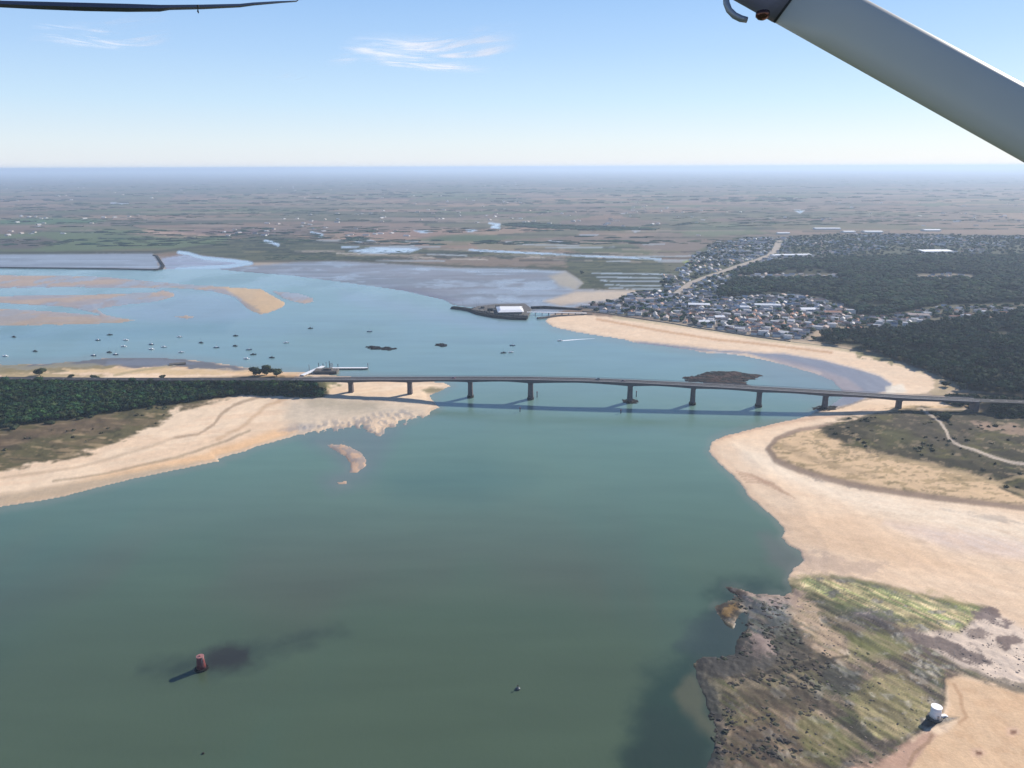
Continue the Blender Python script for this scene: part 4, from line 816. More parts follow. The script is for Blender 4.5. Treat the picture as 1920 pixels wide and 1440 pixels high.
h0 = np.array(gp(612, 697, 1.0)); mb = MB(); mb.box((h0[0]-x, h0[1]-y, 1.6), (26, 14, 3.4)); mb.box((h0[0]-x+2, h0[1]-y, 4.1), (9, 6, 1.9)); mb.build('platform', M['stone'], r)
for k, q in enumerate(((606, 690), (612, 689), (618, 689), (624, 690), (598, 691), (622, 693), (634, 691), (580, 694))):
    p = gp(*q); mb = MB(); mb.tube([(p[0]-x, p[1]-y, -2), (p[0]-x, p[1]-y, 5.5+k % 3*1.2)], .35, 6); mb.build('dolphin_pile', M['steel'] if k % 2 else M['dark'], r)
x, y = gxy(655, 692); r = empty('pontoon', (x, y, 0)); tag(r, 'long low floating pontoon held between tall piles, right of the landing stage', 'pontoon')
mb = MB(); mb.box((0, 0, .7), (42, 4.0, 1.4)); mb.build('float', M['dark'], r); mb = MB(); mb.box((0, 0, 1.5), (42.4, 4.4, .2)); mb.build('deck', M['white'], r)
for dx in (-21.5, 21.5): mb = MB(); mb.tube([(dx, 0, -2), (dx, 0, 7.0)], .45, 8); mb.build('pile', M['steel'], r)
x, y = gxy(290, 692); r = empty('slipway', (x, y, 0)); tag(r, 'narrow stone slipway with dark outer end running over the mud at left', 'slipway')
pp = [gp(236, 702, .6), gp(270, 696, .9), gp(300, 690, .9), gp(322, 685.5, .9), gp(342, 681.5, .6)]
mb = MB(); mb.loft([[(p[0]-x-1, p[1]-y+2.4, p[2]), (p[0]-x+1, p[1]-y-2.4, p[2]), (p[0]-x+1.5, p[1]-y-3.2, -1), (p[0]-x-1.5, p[1]-y+3.2, -1)] for p in pp]); mb.build('slab', M['cream'], r)
mb = MB(); p = pp[4]; mb.box((p[0]-x-4, p[1]-y-4, .9), (18, 9, 1.9), .4); mb.build('outer_end', M['stone'], r)

def dyke(name, pts, h, w, mat, label, cat):
    P = [np.array(gp(*p)) for p in pts]; o0 = P[0]; mb = MB(); R = []
    for i, p in enumerate(P):
        t = P[min(i+1, len(P)-1)]-P[max(i-1, 0)]; t /= np.linalg.norm(t); nn = np.array([-t[1], t[0], 0]); q = p-o0
        R.append([tuple(q+nn*w), tuple(q+nn*w*.45+[0, 0, h]), tuple(q-nn*w*.45+[0, 0, h]), tuple(q-nn*w)])
    R = [[(v[0], v[1], v[2] if k in (1, 2) else -1) for k, v in enumerate(rr)] for rr in R]
    mb.loft(R); o = mb.build(name, mat); o.location = tuple(o0); tag(o, label, cat); return o
dyke('sea_dyke', [(-500, 497), (0, 502.5), (100, 503.5), (200, 504.5), (290, 506.5)], 2.6, 5, M['stone'], 'long straight dark dyke line across the far left mudflat', 'dyke')
dyke('rubble_groyne', [(290, 507), (302, 505), (306, 499), (300, 490), (294, 481), (288, 480)], 2.8, 5, M['rock'], 'short dark rubble groyne at the end of the long dyke', 'groyne')
dyke('breakwater', [(849, 578), (870, 580.5), (884, 583), (900, 589), (930, 595), (960, 598), (988, 599)], 3.2, 8, M['rock'], 'dark rubble breakwater round the harbour quay by the white shed', 'breakwater')
dyke('training_wall', [(1008, 598), (1040, 594.5), (1070, 593), (1110, 591)], 2.4, 4, M['stone'], 'low dark wall at the root of the sandy spit', 'wall')
dyke('sea_wall', [(1092, 586), (1130, 589), (1200, 600), (1260, 609), (1300, 616), (1360, 625), (1420, 634), (1482, 643)], 2.6, 2.2, M['stone'], 'dark seawall between the sand beach and the seafront houses', 'sea wall')
dyke('promenade_wall', [(1484, 643.5), (1530, 649), (1570, 654), (1606, 660), (1640, 667)], 2.0, 2, M['stone'], 'low wall along the beach below the first pine trees', 'wall')
x, y = gxy(940, 592); r = empty('harbour_quay', (x, y, 0)); tag(r, 'dark harbour quay with vertical walls carrying the white-roofed shed', 'quay')
q = [(884, 584), (896, 578), (930, 574), (984, 573), (996, 582), (990, 596), (940, 594)]
P = [gp(*a)[:2]-[x, y] for a in q]; mb = MB(); mb.loft([[(p[0], p[1], -1) for p in P], [(p[0], p[1], 3.6) for p in P]]); mb.build('platform', M['stone'], r)
for k in range(10):
    p = gp(900+k*9, 588+k*1.0)-[x, y, 0]; mb = MB(); mb.tube([(p[0], p[1], -1), (p[0], p[1], 6)], .5, 6); mb.build('bollard_pile', M['dark'], r)
for k in range(6):
    p = gp(905+k*14, 582+(k % 2)*5)-[x, y, 0]; mb = MB(); mb.box((p[0], p[1], 3.6+1.6+.4*(k % 3)), (6+2*(k % 2), 5, 3.2+.8*(k % 3)), .2*k); mb.build('store_hut', M['dark'] if k % 2 else M['stone'], r)
x, y = gxy(958, 584, 4); r = empty('harbour_shed', (x, y, 3.6)); tag(r, 'big low harbour shed with bright white roof at the end of the quay', 'shed')
mb = MB(); mb.box((0, 0, 1.6), (34, 40, 3.2)); mb.build('wall', M['stone'], r)
mb = MB(); mb.loft([[(-20, -23, 3.2), (20, -20, 3.2), (18, 24, 3.6), (-24, 24, 3.6)], [(-16, -14, 5.6), (16, -12, 5.6), (14, 16, 5.8), (-18, 16, 5.8)]]); mb.build('roof', M['shed'], r)
x, y = gxy(1040, 584); r = empty('pier_walkway', (x, y, 0)); tag(r, 'pale walkway on piles joining the harbour quay to the town', 'footbridge')
A0 = gp(988, 585, 4); B0 = gp(1100, 587, 4); mb = MB(); mb.loft([[(p[0]-x, p[1]-y+1.8, 3.6), (p[0]-x, p[1]-y-1.8, 3.6), (p[0]-x, p[1]-y-1.8, 4.2), (p[0]-x, p[1]-y+1.8, 4.2)] for p in (A0, (A0+B0)/2, B0)]); mb.build('deck', M['white'], r)
for k in range(9):
    p = A0+(B0-A0)*(k+.3)/9; mb = MB(); mb.box((p[0]-x, p[1]-y, 1.3), (1.3, 3, 4.6)); mb.build('trestle', M['cream'] if k < 3 else M['stone'], r)
dyke('harbour_bank', [(996, 579), (1020, 578), (1050, 580), (1090, 583)], 3.6, 7, M['rock'], 'dark bank behind the pale walkway, left of the town', 'bank')
for k, (a, b_, hh) in enumerate(((868, 577, 10), (889, 578, 12), (893, 577, 9), (898, 579, 12), (964, 575, 9), (852, 576, 7), (1013, 580, 8))):
    x, y = gxy(a, b_); r = empty('masted_boat', (x, y, 0)); tag(r, ['masted boat near the outer end of the breakwater', 'left of three tall-masted boats at the quay corner', 'middle one of three masted boats at the quay corner', 'right of three tall-masted boats at the quay corner', 'masted boat behind the white-roofed harbour shed', 'boat moored off the very tip of the breakwater', 'masted boat behind the pale harbour walkway'][k], 'boat', 'boats moored at the harbour')
    mb = MB(); mb.loft([[(t*8, -w_, .9), (t*8, 0, -.3), (t*8, w_, .9)] for t, w_ in ((-.5, .9), (0, 1.4), (.35, .9), (.5, .05))]); mb.build('hull', M['hulld'], r)
    mb = MB(); mb.tube([(0, 0, .5), (0, 0, hh)], .14, 5); mb.build('mast', M['steel'], r)

# ================================================================== TREES
def ico(sub):
    t = (1+5**.5)/2; v = np.array([(-1, t, 0), (1, t, 0), (-1, -t, 0), (1, -t, 0), (0, -1, t), (0, 1, t), (0, -1, -t), (0, 1, -t), (t, 0, -1), (t, 0, 1), (-t, 0, -1), (-t, 0, 1)], float)
    f = [(0, 11, 5), (0, 5, 1), (0, 1, 7), (0, 7, 10), (0, 10, 11), (1, 5, 9), (5, 11, 4), (11, 10, 2), (10, 7, 6), (7, 1, 8), (3, 9, 4), (3, 4, 2), (3, 2, 6), (3, 6, 8), (3, 8, 9), (4, 9, 5), (2, 4, 11), (6, 2, 10), (8, 6, 7), (9, 8, 1)]
    v = [x/np.linalg.norm(x) for x in v]
    for _ in range(sub):
        c = {}; nf = []
        def mid(a, b):
            k = (min(a, b), max(a, b))
            if k not in c: m_ = v[a]+v[b]; c[k] = len(v); v.append(m_/np.linalg.norm(m_))
            return c[k]
        for a, b, d in f:
            x, y, z = mid(a, b), mid(b, d), mid(d, a); nf += [(a, x, z), (b, y, x), (d, z, y), (x, y, z)]
        f = nf
    return np.array(v), np.array(f)
IV1, IF1 = ico(1); IV2, IF2 = ico(2); IV0, IF0 = ico(0)
def crown_tpl(sub, leaf, seed, flat=.62):
    """unit crown (radius 1, base z 0..): lumpy core and loose leaf clumps round it"""
    g = np.random.default_rng(seed); bv, bf = (IV0, IF0) if sub == 0 else (IV1, IF1) if sub == 1 else (IV2, IF2)
    v = bv*(1+g.uniform(-.28, .22, (len(bv), 1))); v = v*[1, 1, flat]; V = [v]; Fc = [bf]; n = len(v)
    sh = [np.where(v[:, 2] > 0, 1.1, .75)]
    for i in range(leaf):
        d = g.normal(size=3); d /= np.linalg.norm(d); d[2] = abs(d[2])*.9-.1; c = d*[1, 1, flat]*g.uniform(.85, 1.22); s = g.uniform(.16, .36)
        V.append(c+g.normal(size=(3, 3))*s); Fc.append(np.array([[n, n+1, n+2]])); n += 3; sh.append(np.full(3, g.uniform(.7, 1.45)))
    return np.concatenate(V), np.concatenate(Fc), np.concatenate(sh)
def scatter(name, pts, radii, heights, tpls, cols, mat, zs=None, trunk=True, turn=6.28):
    """one mesh of many crowns. pts (n,2)"""
    Vs = []; Fs = []; Cs = []; n0 = 0; n = len(pts)
    if n == 0: return None
    which = rng.integers(0, len(tpls), n)
    for ti, (tv, tf, ts) in enumerate(tpls):
        s = np.where(which == ti)[0]
        if not len(s): continue
        a = rng.uniform(-.5, .5, len(s))*turn; c, sn = np.cos(a), np.sin(a); R = radii[s]; Hh = heights[s]
        x = (tv[None, :, 0]*c[:, None]-tv[None, :, 1]*sn[:, None])*R[:, None]+pts[s, 0][:, None]
        y = (tv[None, :, 0]*sn[:, None]+tv[None, :, 1]*c[:, None])*R[:, None]+pts[s, 1][:, None]
        z = Hh[:, None]+(tv[None, :, 2]-.45)*R[:, None]*.95
        if zs is not None: z = z+zs[s][:, None]
        Vs.append(np.stack([x, y, z], -1).reshape(-1, 3))
        Fs.append((tf[None]+(np.arange(len(s))*len(tv))[:, None, None]+n0).reshape(-1, 3))
        cc = cols[rng.integers(0, len(cols), len(s))]*rng.uniform(.7, 1.35, (len(s), 1))*(.55+.95*fbm(pts[s, 0]/70, pts[s, 1]/70, 3, 501))[:, None]
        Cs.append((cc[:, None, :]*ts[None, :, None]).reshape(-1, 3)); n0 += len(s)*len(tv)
    if trunk:
        tv = np.array([(-1, -1, 0), (1, -1, 0), (1, 1, 0), (-1, 1, 0), (-.6, -.6, 1), (.6, -.6, 1), (.6, .6, 1), (-.6, .6, 1)], float); tf = np.array([(0, 1, 5), (0, 5, 4), (1, 2, 6), (1, 6, 5), (2, 3, 7), (2, 7, 6), (3, 0, 4), (3, 4, 7)])
        z0 = zs if zs is not None else np.zeros(n)
        x = tv[None, :, 0]*.28+pts[:, 0][:, None]; y = tv[None, :, 1]*.28+pts[:, 1][:, None]; z = tv[None, :, 2]*heights[:, None]*.85+z0[:, None]-.3*(1-tv[None, :, 2])
        Vs.append(np.stack([x, y, z], -1).reshape(-1, 3)); Fs.append((tf[None]+(np.arange(n)*8)[:, None, None]+n0).reshape(-1, 3)); Cs.append(np.tile([.08, .06, .045], (n*8, 1)))
    return npmesh(name, np.concatenate(Vs), np.concatenate(Fs), mat, np.clip(np.concatenate(Cs), .01, .4))
leafm = attrmat('foliage', .85, .02, .3, .25)
T_near = [crown_tpl(1, 60, s) for s in range(6)]; T_far = [crown_tpl(1, 8, 20+s, .6) for s in range(4)]; T_tiny = [crown_tpl(0, 3, 40+s, .45) for s in range(3)]
T_hedge = [(v*[2.6, .7, .8], f, s_) for v, f, s_ in T_tiny]
PINE = np.array([(.016, .040, .020), (.024, .052, .022), (.012, .032, .020), (.032, .056, .020), (.022, .036, .020), (.034, .042, .022)])
def fillpoly(poly, step, jit=.45, near=False, lim=None):
    P = np.array([gxy(*p) for p in poly]); x0, x1 = P[:, 0].min(), P[:, 0].max(); y0, y1 = P[:, 1].min(), P[:, 1].max()
    if lim: x0, x1 = max(x0, lim[0]), min(x1, lim[1])
    gx, gy = np.meshgrid(np.arange(x0, x1, step), np.arange(y0, y1, step)); gx = gx.ravel()+rng.uniform(-jit, jit, gx.size)*step; gy = gy.ravel()+rng.uniform(-jit, jit, gy.size)*step
    a, b = proj(gx, gy); s = sdf(poly, a, b, 3); k = s > 0
    return np.stack([gx[k], gy[k]], 1), a[k], b[k]
# pine wood behind the beach
p1, a, b = fillpoly(FOREST1, 7.2, lim=(0, 1250)); clear = fbm(p1[:, 0]/40, p1[:, 1]/40, 3, 401); k = clear > .36
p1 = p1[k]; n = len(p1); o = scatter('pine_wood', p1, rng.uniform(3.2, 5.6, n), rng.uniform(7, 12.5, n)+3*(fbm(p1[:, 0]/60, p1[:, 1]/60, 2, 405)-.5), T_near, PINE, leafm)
tag(o, 'dense dark pine wood behind the beach at the right', 'wood', kind='stuff')
p2, a, b = fillpoly(FOREST2, 9.0, lim=(0, 1900)); clear = fbm(p2[:, 0]/60, p2[:, 1]/60, 3, 411); k = (clear > .34) & (np.maximum(sdf(STRIP2, a, b, 5), sdf(STRIP3, a, b, 5)) < 0)
p2 = p2[k]; n = len(p2); o = scatter('far_pine_wood', p2, rng.uniform(4.2, 6.8, n), rng.uniform(7, 12, n), T_far, PINE, leafm, trunk=False)
tag(o, 'far dark pine wood behind the town houses', 'wood', kind='stuff')
p3, a, b = fillpoly(GROVE, 4.6, lim=(-800, 0)); k = (b < 900) & (np.abs(p3[:, 1]-axisY(p3[:, 0])) > 12) & (p3[:, 1] < axisY(p3[:, 0]))
hh = fbm(p3[:, 0]/30, p3[:, 1]/30, 3, 421); p3 = p3[k]; hh = hh[k]; n = len(p3); zz = np.array([ground_z(*q) for q in p3])
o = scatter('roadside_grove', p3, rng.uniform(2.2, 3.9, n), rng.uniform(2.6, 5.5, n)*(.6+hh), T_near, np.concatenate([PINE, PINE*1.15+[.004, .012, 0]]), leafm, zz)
tag(o, 'dense dark green grove along the embankment at the left bank', 'grove', kind='stuff')
# scrub under the approach at the right
pz, a, b = fillpoly([(1775, 748), (1850, 750), (1960, 758), (2400, 780), (2400, 800), (1960, 772), (1880, 771), (1800, 768), (1770, 762)], 4.6, lim=(0, 900))
n = len(pz); zz = np.array([ground_z(*q) for q in pz]); o = scatter('embankment_scrub', pz, rng.uniform(2, 3.4, n), rng.uniform(2, 4.5, n), T_near, PINE, leafm, zz); tag(o, 'dark scrub behind the right approach road', 'scrub', kind='stuff')
es_ = []
for (xa, xb, N_) in ((436, 900, 620), (-620, -189, 700)):
    xx = rng.uniform(xa, xb, N_); es_.append(np.stack([xx, axisY(xx)-rng.uniform(9, 24, N_)], 1))
es_ = np.concatenate(es_); zz = np.array([ground_z(*q) for q in es_]); n = len(es_); o = scatter('slope_scrub', es_, rng.uniform(1.6, 3.0, n), rng.uniform(.8, 2.2, n), T_near, PINE*.9, leafm, zz, trunk=False); tag(o, 'dark scrub covering the slopes of both approach embankments', 'scrub', kind='stuff')
# dune scrub tufts
tp = []
for poly, N_ in ((DUNE_W, 420), (VEG_E, 900)):
    P = np.array([gxy(*p) for p in poly]); c = 0
    while c < N_:
        x = rng.uniform(max(P[:, 0].min(), -700), min(P[:, 0].max(), 700)); y = rng.uniform(P[:, 1].min(), min(P[:, 1].max(), 800)); a, b = proj(x, y)
        c += 1
        if inpoly(poly, a, b) and vnoise(np.array([x/15.]), np.array([y/15.]), 9)[0] > .45: tp.append((x, y))
tp = np.array(tp); zz = np.array([ground_z(*q) for q in tp]); n = len(tp)
o = scatter('dune_scrub', tp, rng.uniform(.7, 1.9, n), rng.uniform(.4, .9, n), T_near, np.array([(.1, .095, .05), (.07, .07, .04), (.13, .115, .07)]), leafm, zz, trunk=False); tag(o, 'low scrub tufts scattered on the grassy dunes', 'scrub', kind='stuff')

# loose boulders and weed clumps on the rock platform
def rubble(name, poly, N_, r0_, r1_, cols, label, seed):
    P = np.array([gxy(*p) for p in poly]); g = np.random.default_rng(seed); x = g.uniform(P[:, 0].min(), P[:, 0].max(), N_*4); y = g.uniform(P[:, 1].min(), P[:, 1].max(), N_*4); a, b = proj(x, y)
    k = (sdf(poly, a, b, 4) > 0) & (fbm(x/9, y/9, 3, seed) > .47); q = np.stack([x[k], y[k]], 1)[:N_]; zz = np.array([max(ground_z(*p), -.2) for p in q]); n = len(q); rr_ = g.uniform(r0_, r1_, n)*g.uniform(.6, 1.2, n)
    tp_ = [(v*(1+np.random.default_rng(700+t).uniform(-.3, .25, (len(v), 1)))*[1.3, .9, .5], f, np.ones(len(v))) for t, (v, f) in enumerate([(IV1, IF1)]*4)]
    o = scatter(name, q, rr_, rr_*.15, tp_, cols, rubm, zz, trunk=False); tag(o, label, 'rocks', kind='stuff')
rubm = attrmat('rock_rubble', .8, .1, .3, 1.2)
rubble('dark_boulders', [(1345, 1105), (1480, 1122), (1500, 1200), (1560, 1240), (1540, 1300), (1500, 1430), (1345, 1440), (1330, 1330), (1302, 1250), (1378, 1225), (1385, 1150)], 620, .5, 1.6, np.array([(.03, .028, .026), (.05, .045, .04), (.075, .06, .05), (.04, .045, .03)]), 'countless dark wet boulders at the water edge of the near rocks', 3)
rubble('rock_rubble', [(1490, 1110), (1600, 1200), (1760, 1290), (1745, 1370), (1680, 1440), (1500, 1440), (1540, 1300), (1560, 1240), (1500, 1200)], 260, .25, .8, np.array([(.09, .08, .065), (.2, .17, .14), (.06, .055, .045), (.1, .11, .055)]), 'countless small stones and weed clumps on the near rocks', 5)
rubble('mussel_stones', [(1700, 1192), (1850, 1148), (1960, 1200), (1960, 1310), (1860, 1285), (1780, 1240)], 260, .2, .6, np.array([(.09, .075, .07), (.14, .12, .11)]), 'countless dark mussel covered stones on the pale sand', 7)

# individual trees
def make_tree(seed, rad=4.5, h=8.0, leaf=260, bush=False):
    g = np.random.default_rng(seed); r = empty('pine_tree' if not bush else 'bush', (0, 0, 0))
    mb = MB(); mb.tube([(0, 0, -.5), (.15, .1, h*.35), (.1, -.1, h*.7)], [.4, .3, .2], 7)
    for k in range(5): q = g.uniform(0, 6.28); mb.tube([(.1, 0, h*(.35+.07*k)), (math.cos(q)*rad*.6, math.sin(q)*rad*.6, h*(.55+.08*k))], [.16, .06], 5)
    mb.build('trunk', M['bark'], r)
    V = []; Fc = []; n = 0; cl = []
    blobs = [(g.normal(size=3)*[rad*.42, rad*.42, h*.12]+[0, 0, h*.62], rad*g.uniform(.4, .62)) for _ in range(9)]
    for c, s in blobs:
        v = IV1*(1+g.uniform(-.25, .2, (len(IV1), 1)))*[s, s, s*.7]+c; V.append(v); Fc.append(IF1+n); n += len(v); cl.append(np.full(len(v), g.uniform(.7, 1.1)))
        for _ in range(leaf//9):
            d = g.normal(size=3); d /= np.linalg.norm(d); V.append(c+d*[s, s, s*.75]*g.uniform(.9, 1.3)+g.normal(size=(3, 3))*.35); Fc.append(np.array([[n, n+1, n+2]])); n += 3; cl.append(np.full(3, g.uniform(.7, 1.5)))
    col = np.concatenate(cl)[:, None]*np.array([.05, .062, .032]); npmesh('crown', np.concatenate(V), np.concatenate(Fc), leafm, col, parent=r)
    return r
TR = [(75, 706, 1.15, 'lone round dark tree standing on the sandy strip at the far left'), (478, 707, 1.25, 'leftmost of three dark trees beside the road before the bridge'), (500, 704, 1.35, 'middle and highest of three dark trees beside the road before the bridge'), (519, 707, 1.3, 'rightmost of three dark trees beside the road before the bridge'),
      (135, 717, .6, 'small tree poking above the left grove beside the road'), (178, 716, .7, 'dark tree poking above the left grove, right of a smaller one'), (305, 713, .55, 'small tree topping the middle of the left grove'), (1770, 790, .0, ''),
      (1742, 700, .7, 'pine at the beach edge of the right wood, where the sand is widest'), (1772, 728, .8, 'lone pine on sandy ground just above the bridge road'), (1800, 735, .9, 'pine leaning over the road at the corner of the right wood'), (1620, 660, .6, 'small pine in the seaward dune edge of the right wood'), (1526, 640, .7, 'first pine at the town end of the right wood'),
      (1165, 566, .8, 'dark tree at the back of the left end of the town'), (1090, 515, .8, 'dark tree at the corner of the far mudflat')]
tproto = [make_tree(100), make_tree(101), make_tree(102)]; tu = [False]*3
for i, (a, b, s, lb) in enumerate(TR):
    if s == 0: continue
    k = i % 3; o = tproto[k] if not tu[k] else copy_tree(tproto[k]); tu[k] = True
    x, y = gxy(a, b); o.location = (x, y, ground_z(x, y)); o.scale = (s, s, s); o.rotation_euler = (0, 0, i*1.3); tag(o, lb, 'tree', 'single trees')
x, y = gxy(1770, 792); r = make_tree(140, 5.0, 4.5, 420, True); r.location = (x, y, ground_z(x, y)); r.scale = (1.15, 1.1, 1.0); tag(r, 'big round dark bush beside the sandy track on the right dunes', 'bush')
bp_ = None
for i, (a, b, s, lb) in enumerate(((28, 810, .9, 'dark shrub clump just below the grove at the far left'), (95, 800, .7, 'green shrub below the grove, second from the left'), (150, 792, .55, 'dark shrub below the grove beside a pale sandy patch'), (172, 789, .5, 'dark shrub right of the pale sandy patch below the grove'), (282, 773, .5, 'small dark shrub below the middle of the grove'), (12, 806, .8, 'dark shrub at the left frame edge below the grove'), (310, 769, .4, 'small dark shrub near the right end below the grove'), (1745, 782, .35, 'small shrub touching the sandy track near the big round bush'), (1812, 835, .35, 'small dark bush above the bend of the sandy track'))):
    if bp_ is None: bp_ = make_tree(150, 4.5, 3.6, 260, True); o = bp_
    else: o = copy_tree(bp_)
    x, y = gxy(a, b); o.location = (x, y, ground_z(x, y)); o.scale = (s*1.1, s, s*.9); o.rotation_euler = (0, 0, i*.9); tag(o, lb, 'bush', 'single bushes')

# ================================================================== TOWN
def house_mesh(kind, w, l, h, rh):
    """returns wall MB and roof MB"""
    a = MB(); b = MB()
    a.add([(-l/2, -w/2, -.5), (l/2, -w/2, -.5), (l/2, w/2, -.5), (-l/2, w/2, -.5), (-l/2, -w/2, h), (l/2, -w/2, h), (l/2, w/2, h), (-l/2, w/2, h)], [(0, 1, 5, 4), (1, 2, 6, 5), (2, 3, 7, 6), (3, 0, 4, 7)])
    if rh > 0:
        a.add([(-l/2, -w/2, h), (-l/2, w/2, h), (-l/2, 0, h+rh), (l/2, -w/2, h), (l/2, w/2, h), (l/2, 0, h+rh)], [(0, 2, 1), (3, 4, 5)])
        e = .4; b.add([(-l/2-e, -w/2-e, h-.15), (l/2+e, -w/2-e, h-.15), (l/2+e, 0, h+rh+.1), (-l/2-e, 0, h+rh+.1), (-l/2-e, w/2+e, h-.15), (l/2+e, w/2+e, h-.15)], [(0, 1, 2, 3), (3, 2, 5, 4)])
        b.box((l*.28, .3, h+rh+.3), (.9, .7, 1.3))
    else: b.box((0, 0, h+.15), (l+.3, w+.3, .5))
    return a, b
def make_house(kind):
    w, l, h, rh, wm, rm, nm = [(8, 12, 3.2, 2.0, 'wall', 'tile', 'house'), (8, 11, 3.2, 2.2, 'wall', 'slate', 'house'), (9, 13, 3.6, 1.8, 'wallc', 'tile2', 'house'), (10, 14, 5.2, 0, 'wall', 'flat', 'house'), (7, 16, 3.0, 1.7, 'wallc', 'tile', 'house')][kind]
    r = empty('house', (0, 0, 0)); a, b = house_mesh(kind, w, l, h, rh); a.build('wall', M[wm], r); b.build('roof', M[rm], r)
    return r
hp = [make_house(k) for k in range(5)]; hu = [False]*5
HK = ['orange tile roof', 'dark slate roof', 'pale tile roof', 'flat grey roof', 'long orange tile roof']; HW = ['white', 'white', 'cream', 'white', 'cream']
roadP = np.array([gxy(*p) for p in road_main])
def road_d(x, y):
    d = 1e9
    for i in range(len(roadP)-1):
        a = roadP[i]; e = roadP[i+1]-a; t = min(1, max(0, ((x-a[0])*e[0]+(y-a[1])*e[1])/(e@e))); d = min(d, math.hypot(x-a[0]-t*e[0], y-a[1]-t*e[1]))
    return d
def houses_in(poly, step, dens):
    p, a, b = fillpoly(poly, step, .18, lim=(-100, 2600)); out = []
    for (x, y), u_, v_ in zip(p, a, b):
        if random.random() < dens and road_d(x, y) > 11: out.append((float(x), float(y), float(u_), float(v_)))
    return out
hs = [h+('town',) for h in houses_in(TOWN, 12.2, .80)]+[h+('strip',) for h in houses_in(STRIP1, 15, .6)]
sub = [h for h in houses_in(SUBURB, 18, .72) if h[2] < 1480 or fbm(np.array([h[0]/120]), np.array([h[1]/120]), 3, 461)[0] > .5]+houses_in(STRIP2, 18, .8)+houses_in(STRIP3, 20, .8)
hs.sort(key=lambda h: h[1])
HZ = []
def zone(u_, v_):
    if v_ > 628-(1500-u_)*.11 and v_ > 585 and (u_-1086)*.125+586 < v_+9: return 'in the seafront rows above the beach', 0
    if u_ > 1660: return 'in the wooded strip at the right', 1
    if u_ < 1200: return 'at the harbour end of the town', 2
    if u_ > 1500: return 'where the town meets the pine wood', 3
    return 'in the middle of the town', 4
for i, (x, y, u_, v_, t) in enumerate(hs[:300]):
    k = random.choices(range(5), (22, 30, 24, 16, 8))[0]; o = hp[k] if not hu[k] else copy_tree(hp[k]); hu[k] = True
    s = random.uniform(.62, .98); o.location = (x, y, ground_z(x, y)); o.scale = (s, s, random.uniform(.7, 1.0)); o.rotation_euler = (0, 0, .12*math.sin(x/90)-.35+random.choice((0, 0, math.pi/2))+random.uniform(-.12, .12))
    zn, zi = zone(u_, v_); o['label'] = f'{HW[k]} house with {HK[k]} {zn}'; o['category'] = 'house'; o['group'] = f'{HW[k]} houses with {HK[k]} {zn}'
rest = [h[:4] for h in hs[300:]]+sub
hm = [attrmat('town_building', .85, .2, .1, .2)]
def building_mass(name, items, label, big=1.0):
    Vs = []; Fs4 = []; Fs3 = []; Cs = []; n = 0
    roofs = [(.38, .24, .18), (.2, .2, .22), (.42, .35, .31), (.36, .37, .4), (.2, .21, .24), (.6, .58, .56)]
    for (x, y, *_r) in items:
        w = random.uniform(5, 8)*big; l = random.uniform(7, 13)*big; h = random.uniform(2.4, 4); rh = random.uniform(1.4, 2.4)*big**.5; a = .12*math.sin(x/90)-.35+random.choice((0, 0, math.pi/2))+random.uniform(-.3, .3); c, s = math.cos(a), math.sin(a)
        z0 = .8; wc = random.choice([(.68, .66, .62), (.56, .5, .44)]); rc = random.choice(roofs)
        loc = [(-l/2, -w/2, 0), (l/2, -w/2, 0), (l/2, w/2, 0), (-l/2, w/2, 0), (-l/2, -w/2, h), (l/2, -w/2, h), (l/2, w/2, h), (-l/2, w/2, h), (-l/2, 0, h+rh*.97), (l/2, 0, h+rh*.97),
               (-l/2-.3, -w/2-.3, h-.1), (l/2+.3, -w/2-.3, h-.1), (l/2+.3, 0, h+rh), (-l/2-.3, 0, h+rh), (-l/2-.3, w/2+.3, h-.1), (l/2+.3, w/2+.3, h-.1)]
        Vs += [(x+p*c-q*s, y+p*s+q*c, z0+z) for p, q, z in loc]; Cs += [wc]*10+[rc]*6
        Fs4 += [(n, n+1, n+5, n+4), (n+1, n+2, n+6, n+5), (n+2, n+3, n+7, n+6), (n+3, n, n+4, n+7), (n+10, n+11, n+12, n+13), (n+13, n+12, n+15, n+14)]; Fs3 += [(n+4, n+8, n+7), (n+5, n+6, n+9)]; n += 16
    o = npmesh(name, np.array(Vs), [np.array(Fs4), np.array(Fs3)], hm, np.array(Cs)); tag(o, label, 'houses', kind='stuff')
building_mass('suburb_houses', rest, 'countless small houses spread among trees behind the town')
far = []
for _ in range(650):
    v = random.uniform(338, 445)**1.0; v = 330+(445-330)*random.random()**.9; u_ = random.uniform(-100, 2020); x, y = gxy(u_, v)
    if fbm(np.array([x/700]), np.array([y/900]), 3, 431)[0] > .54: far.append((x, y))
building_mass('far_hamlets', far, 'scattered far farm and hamlet buildings across the plain', 1.6)
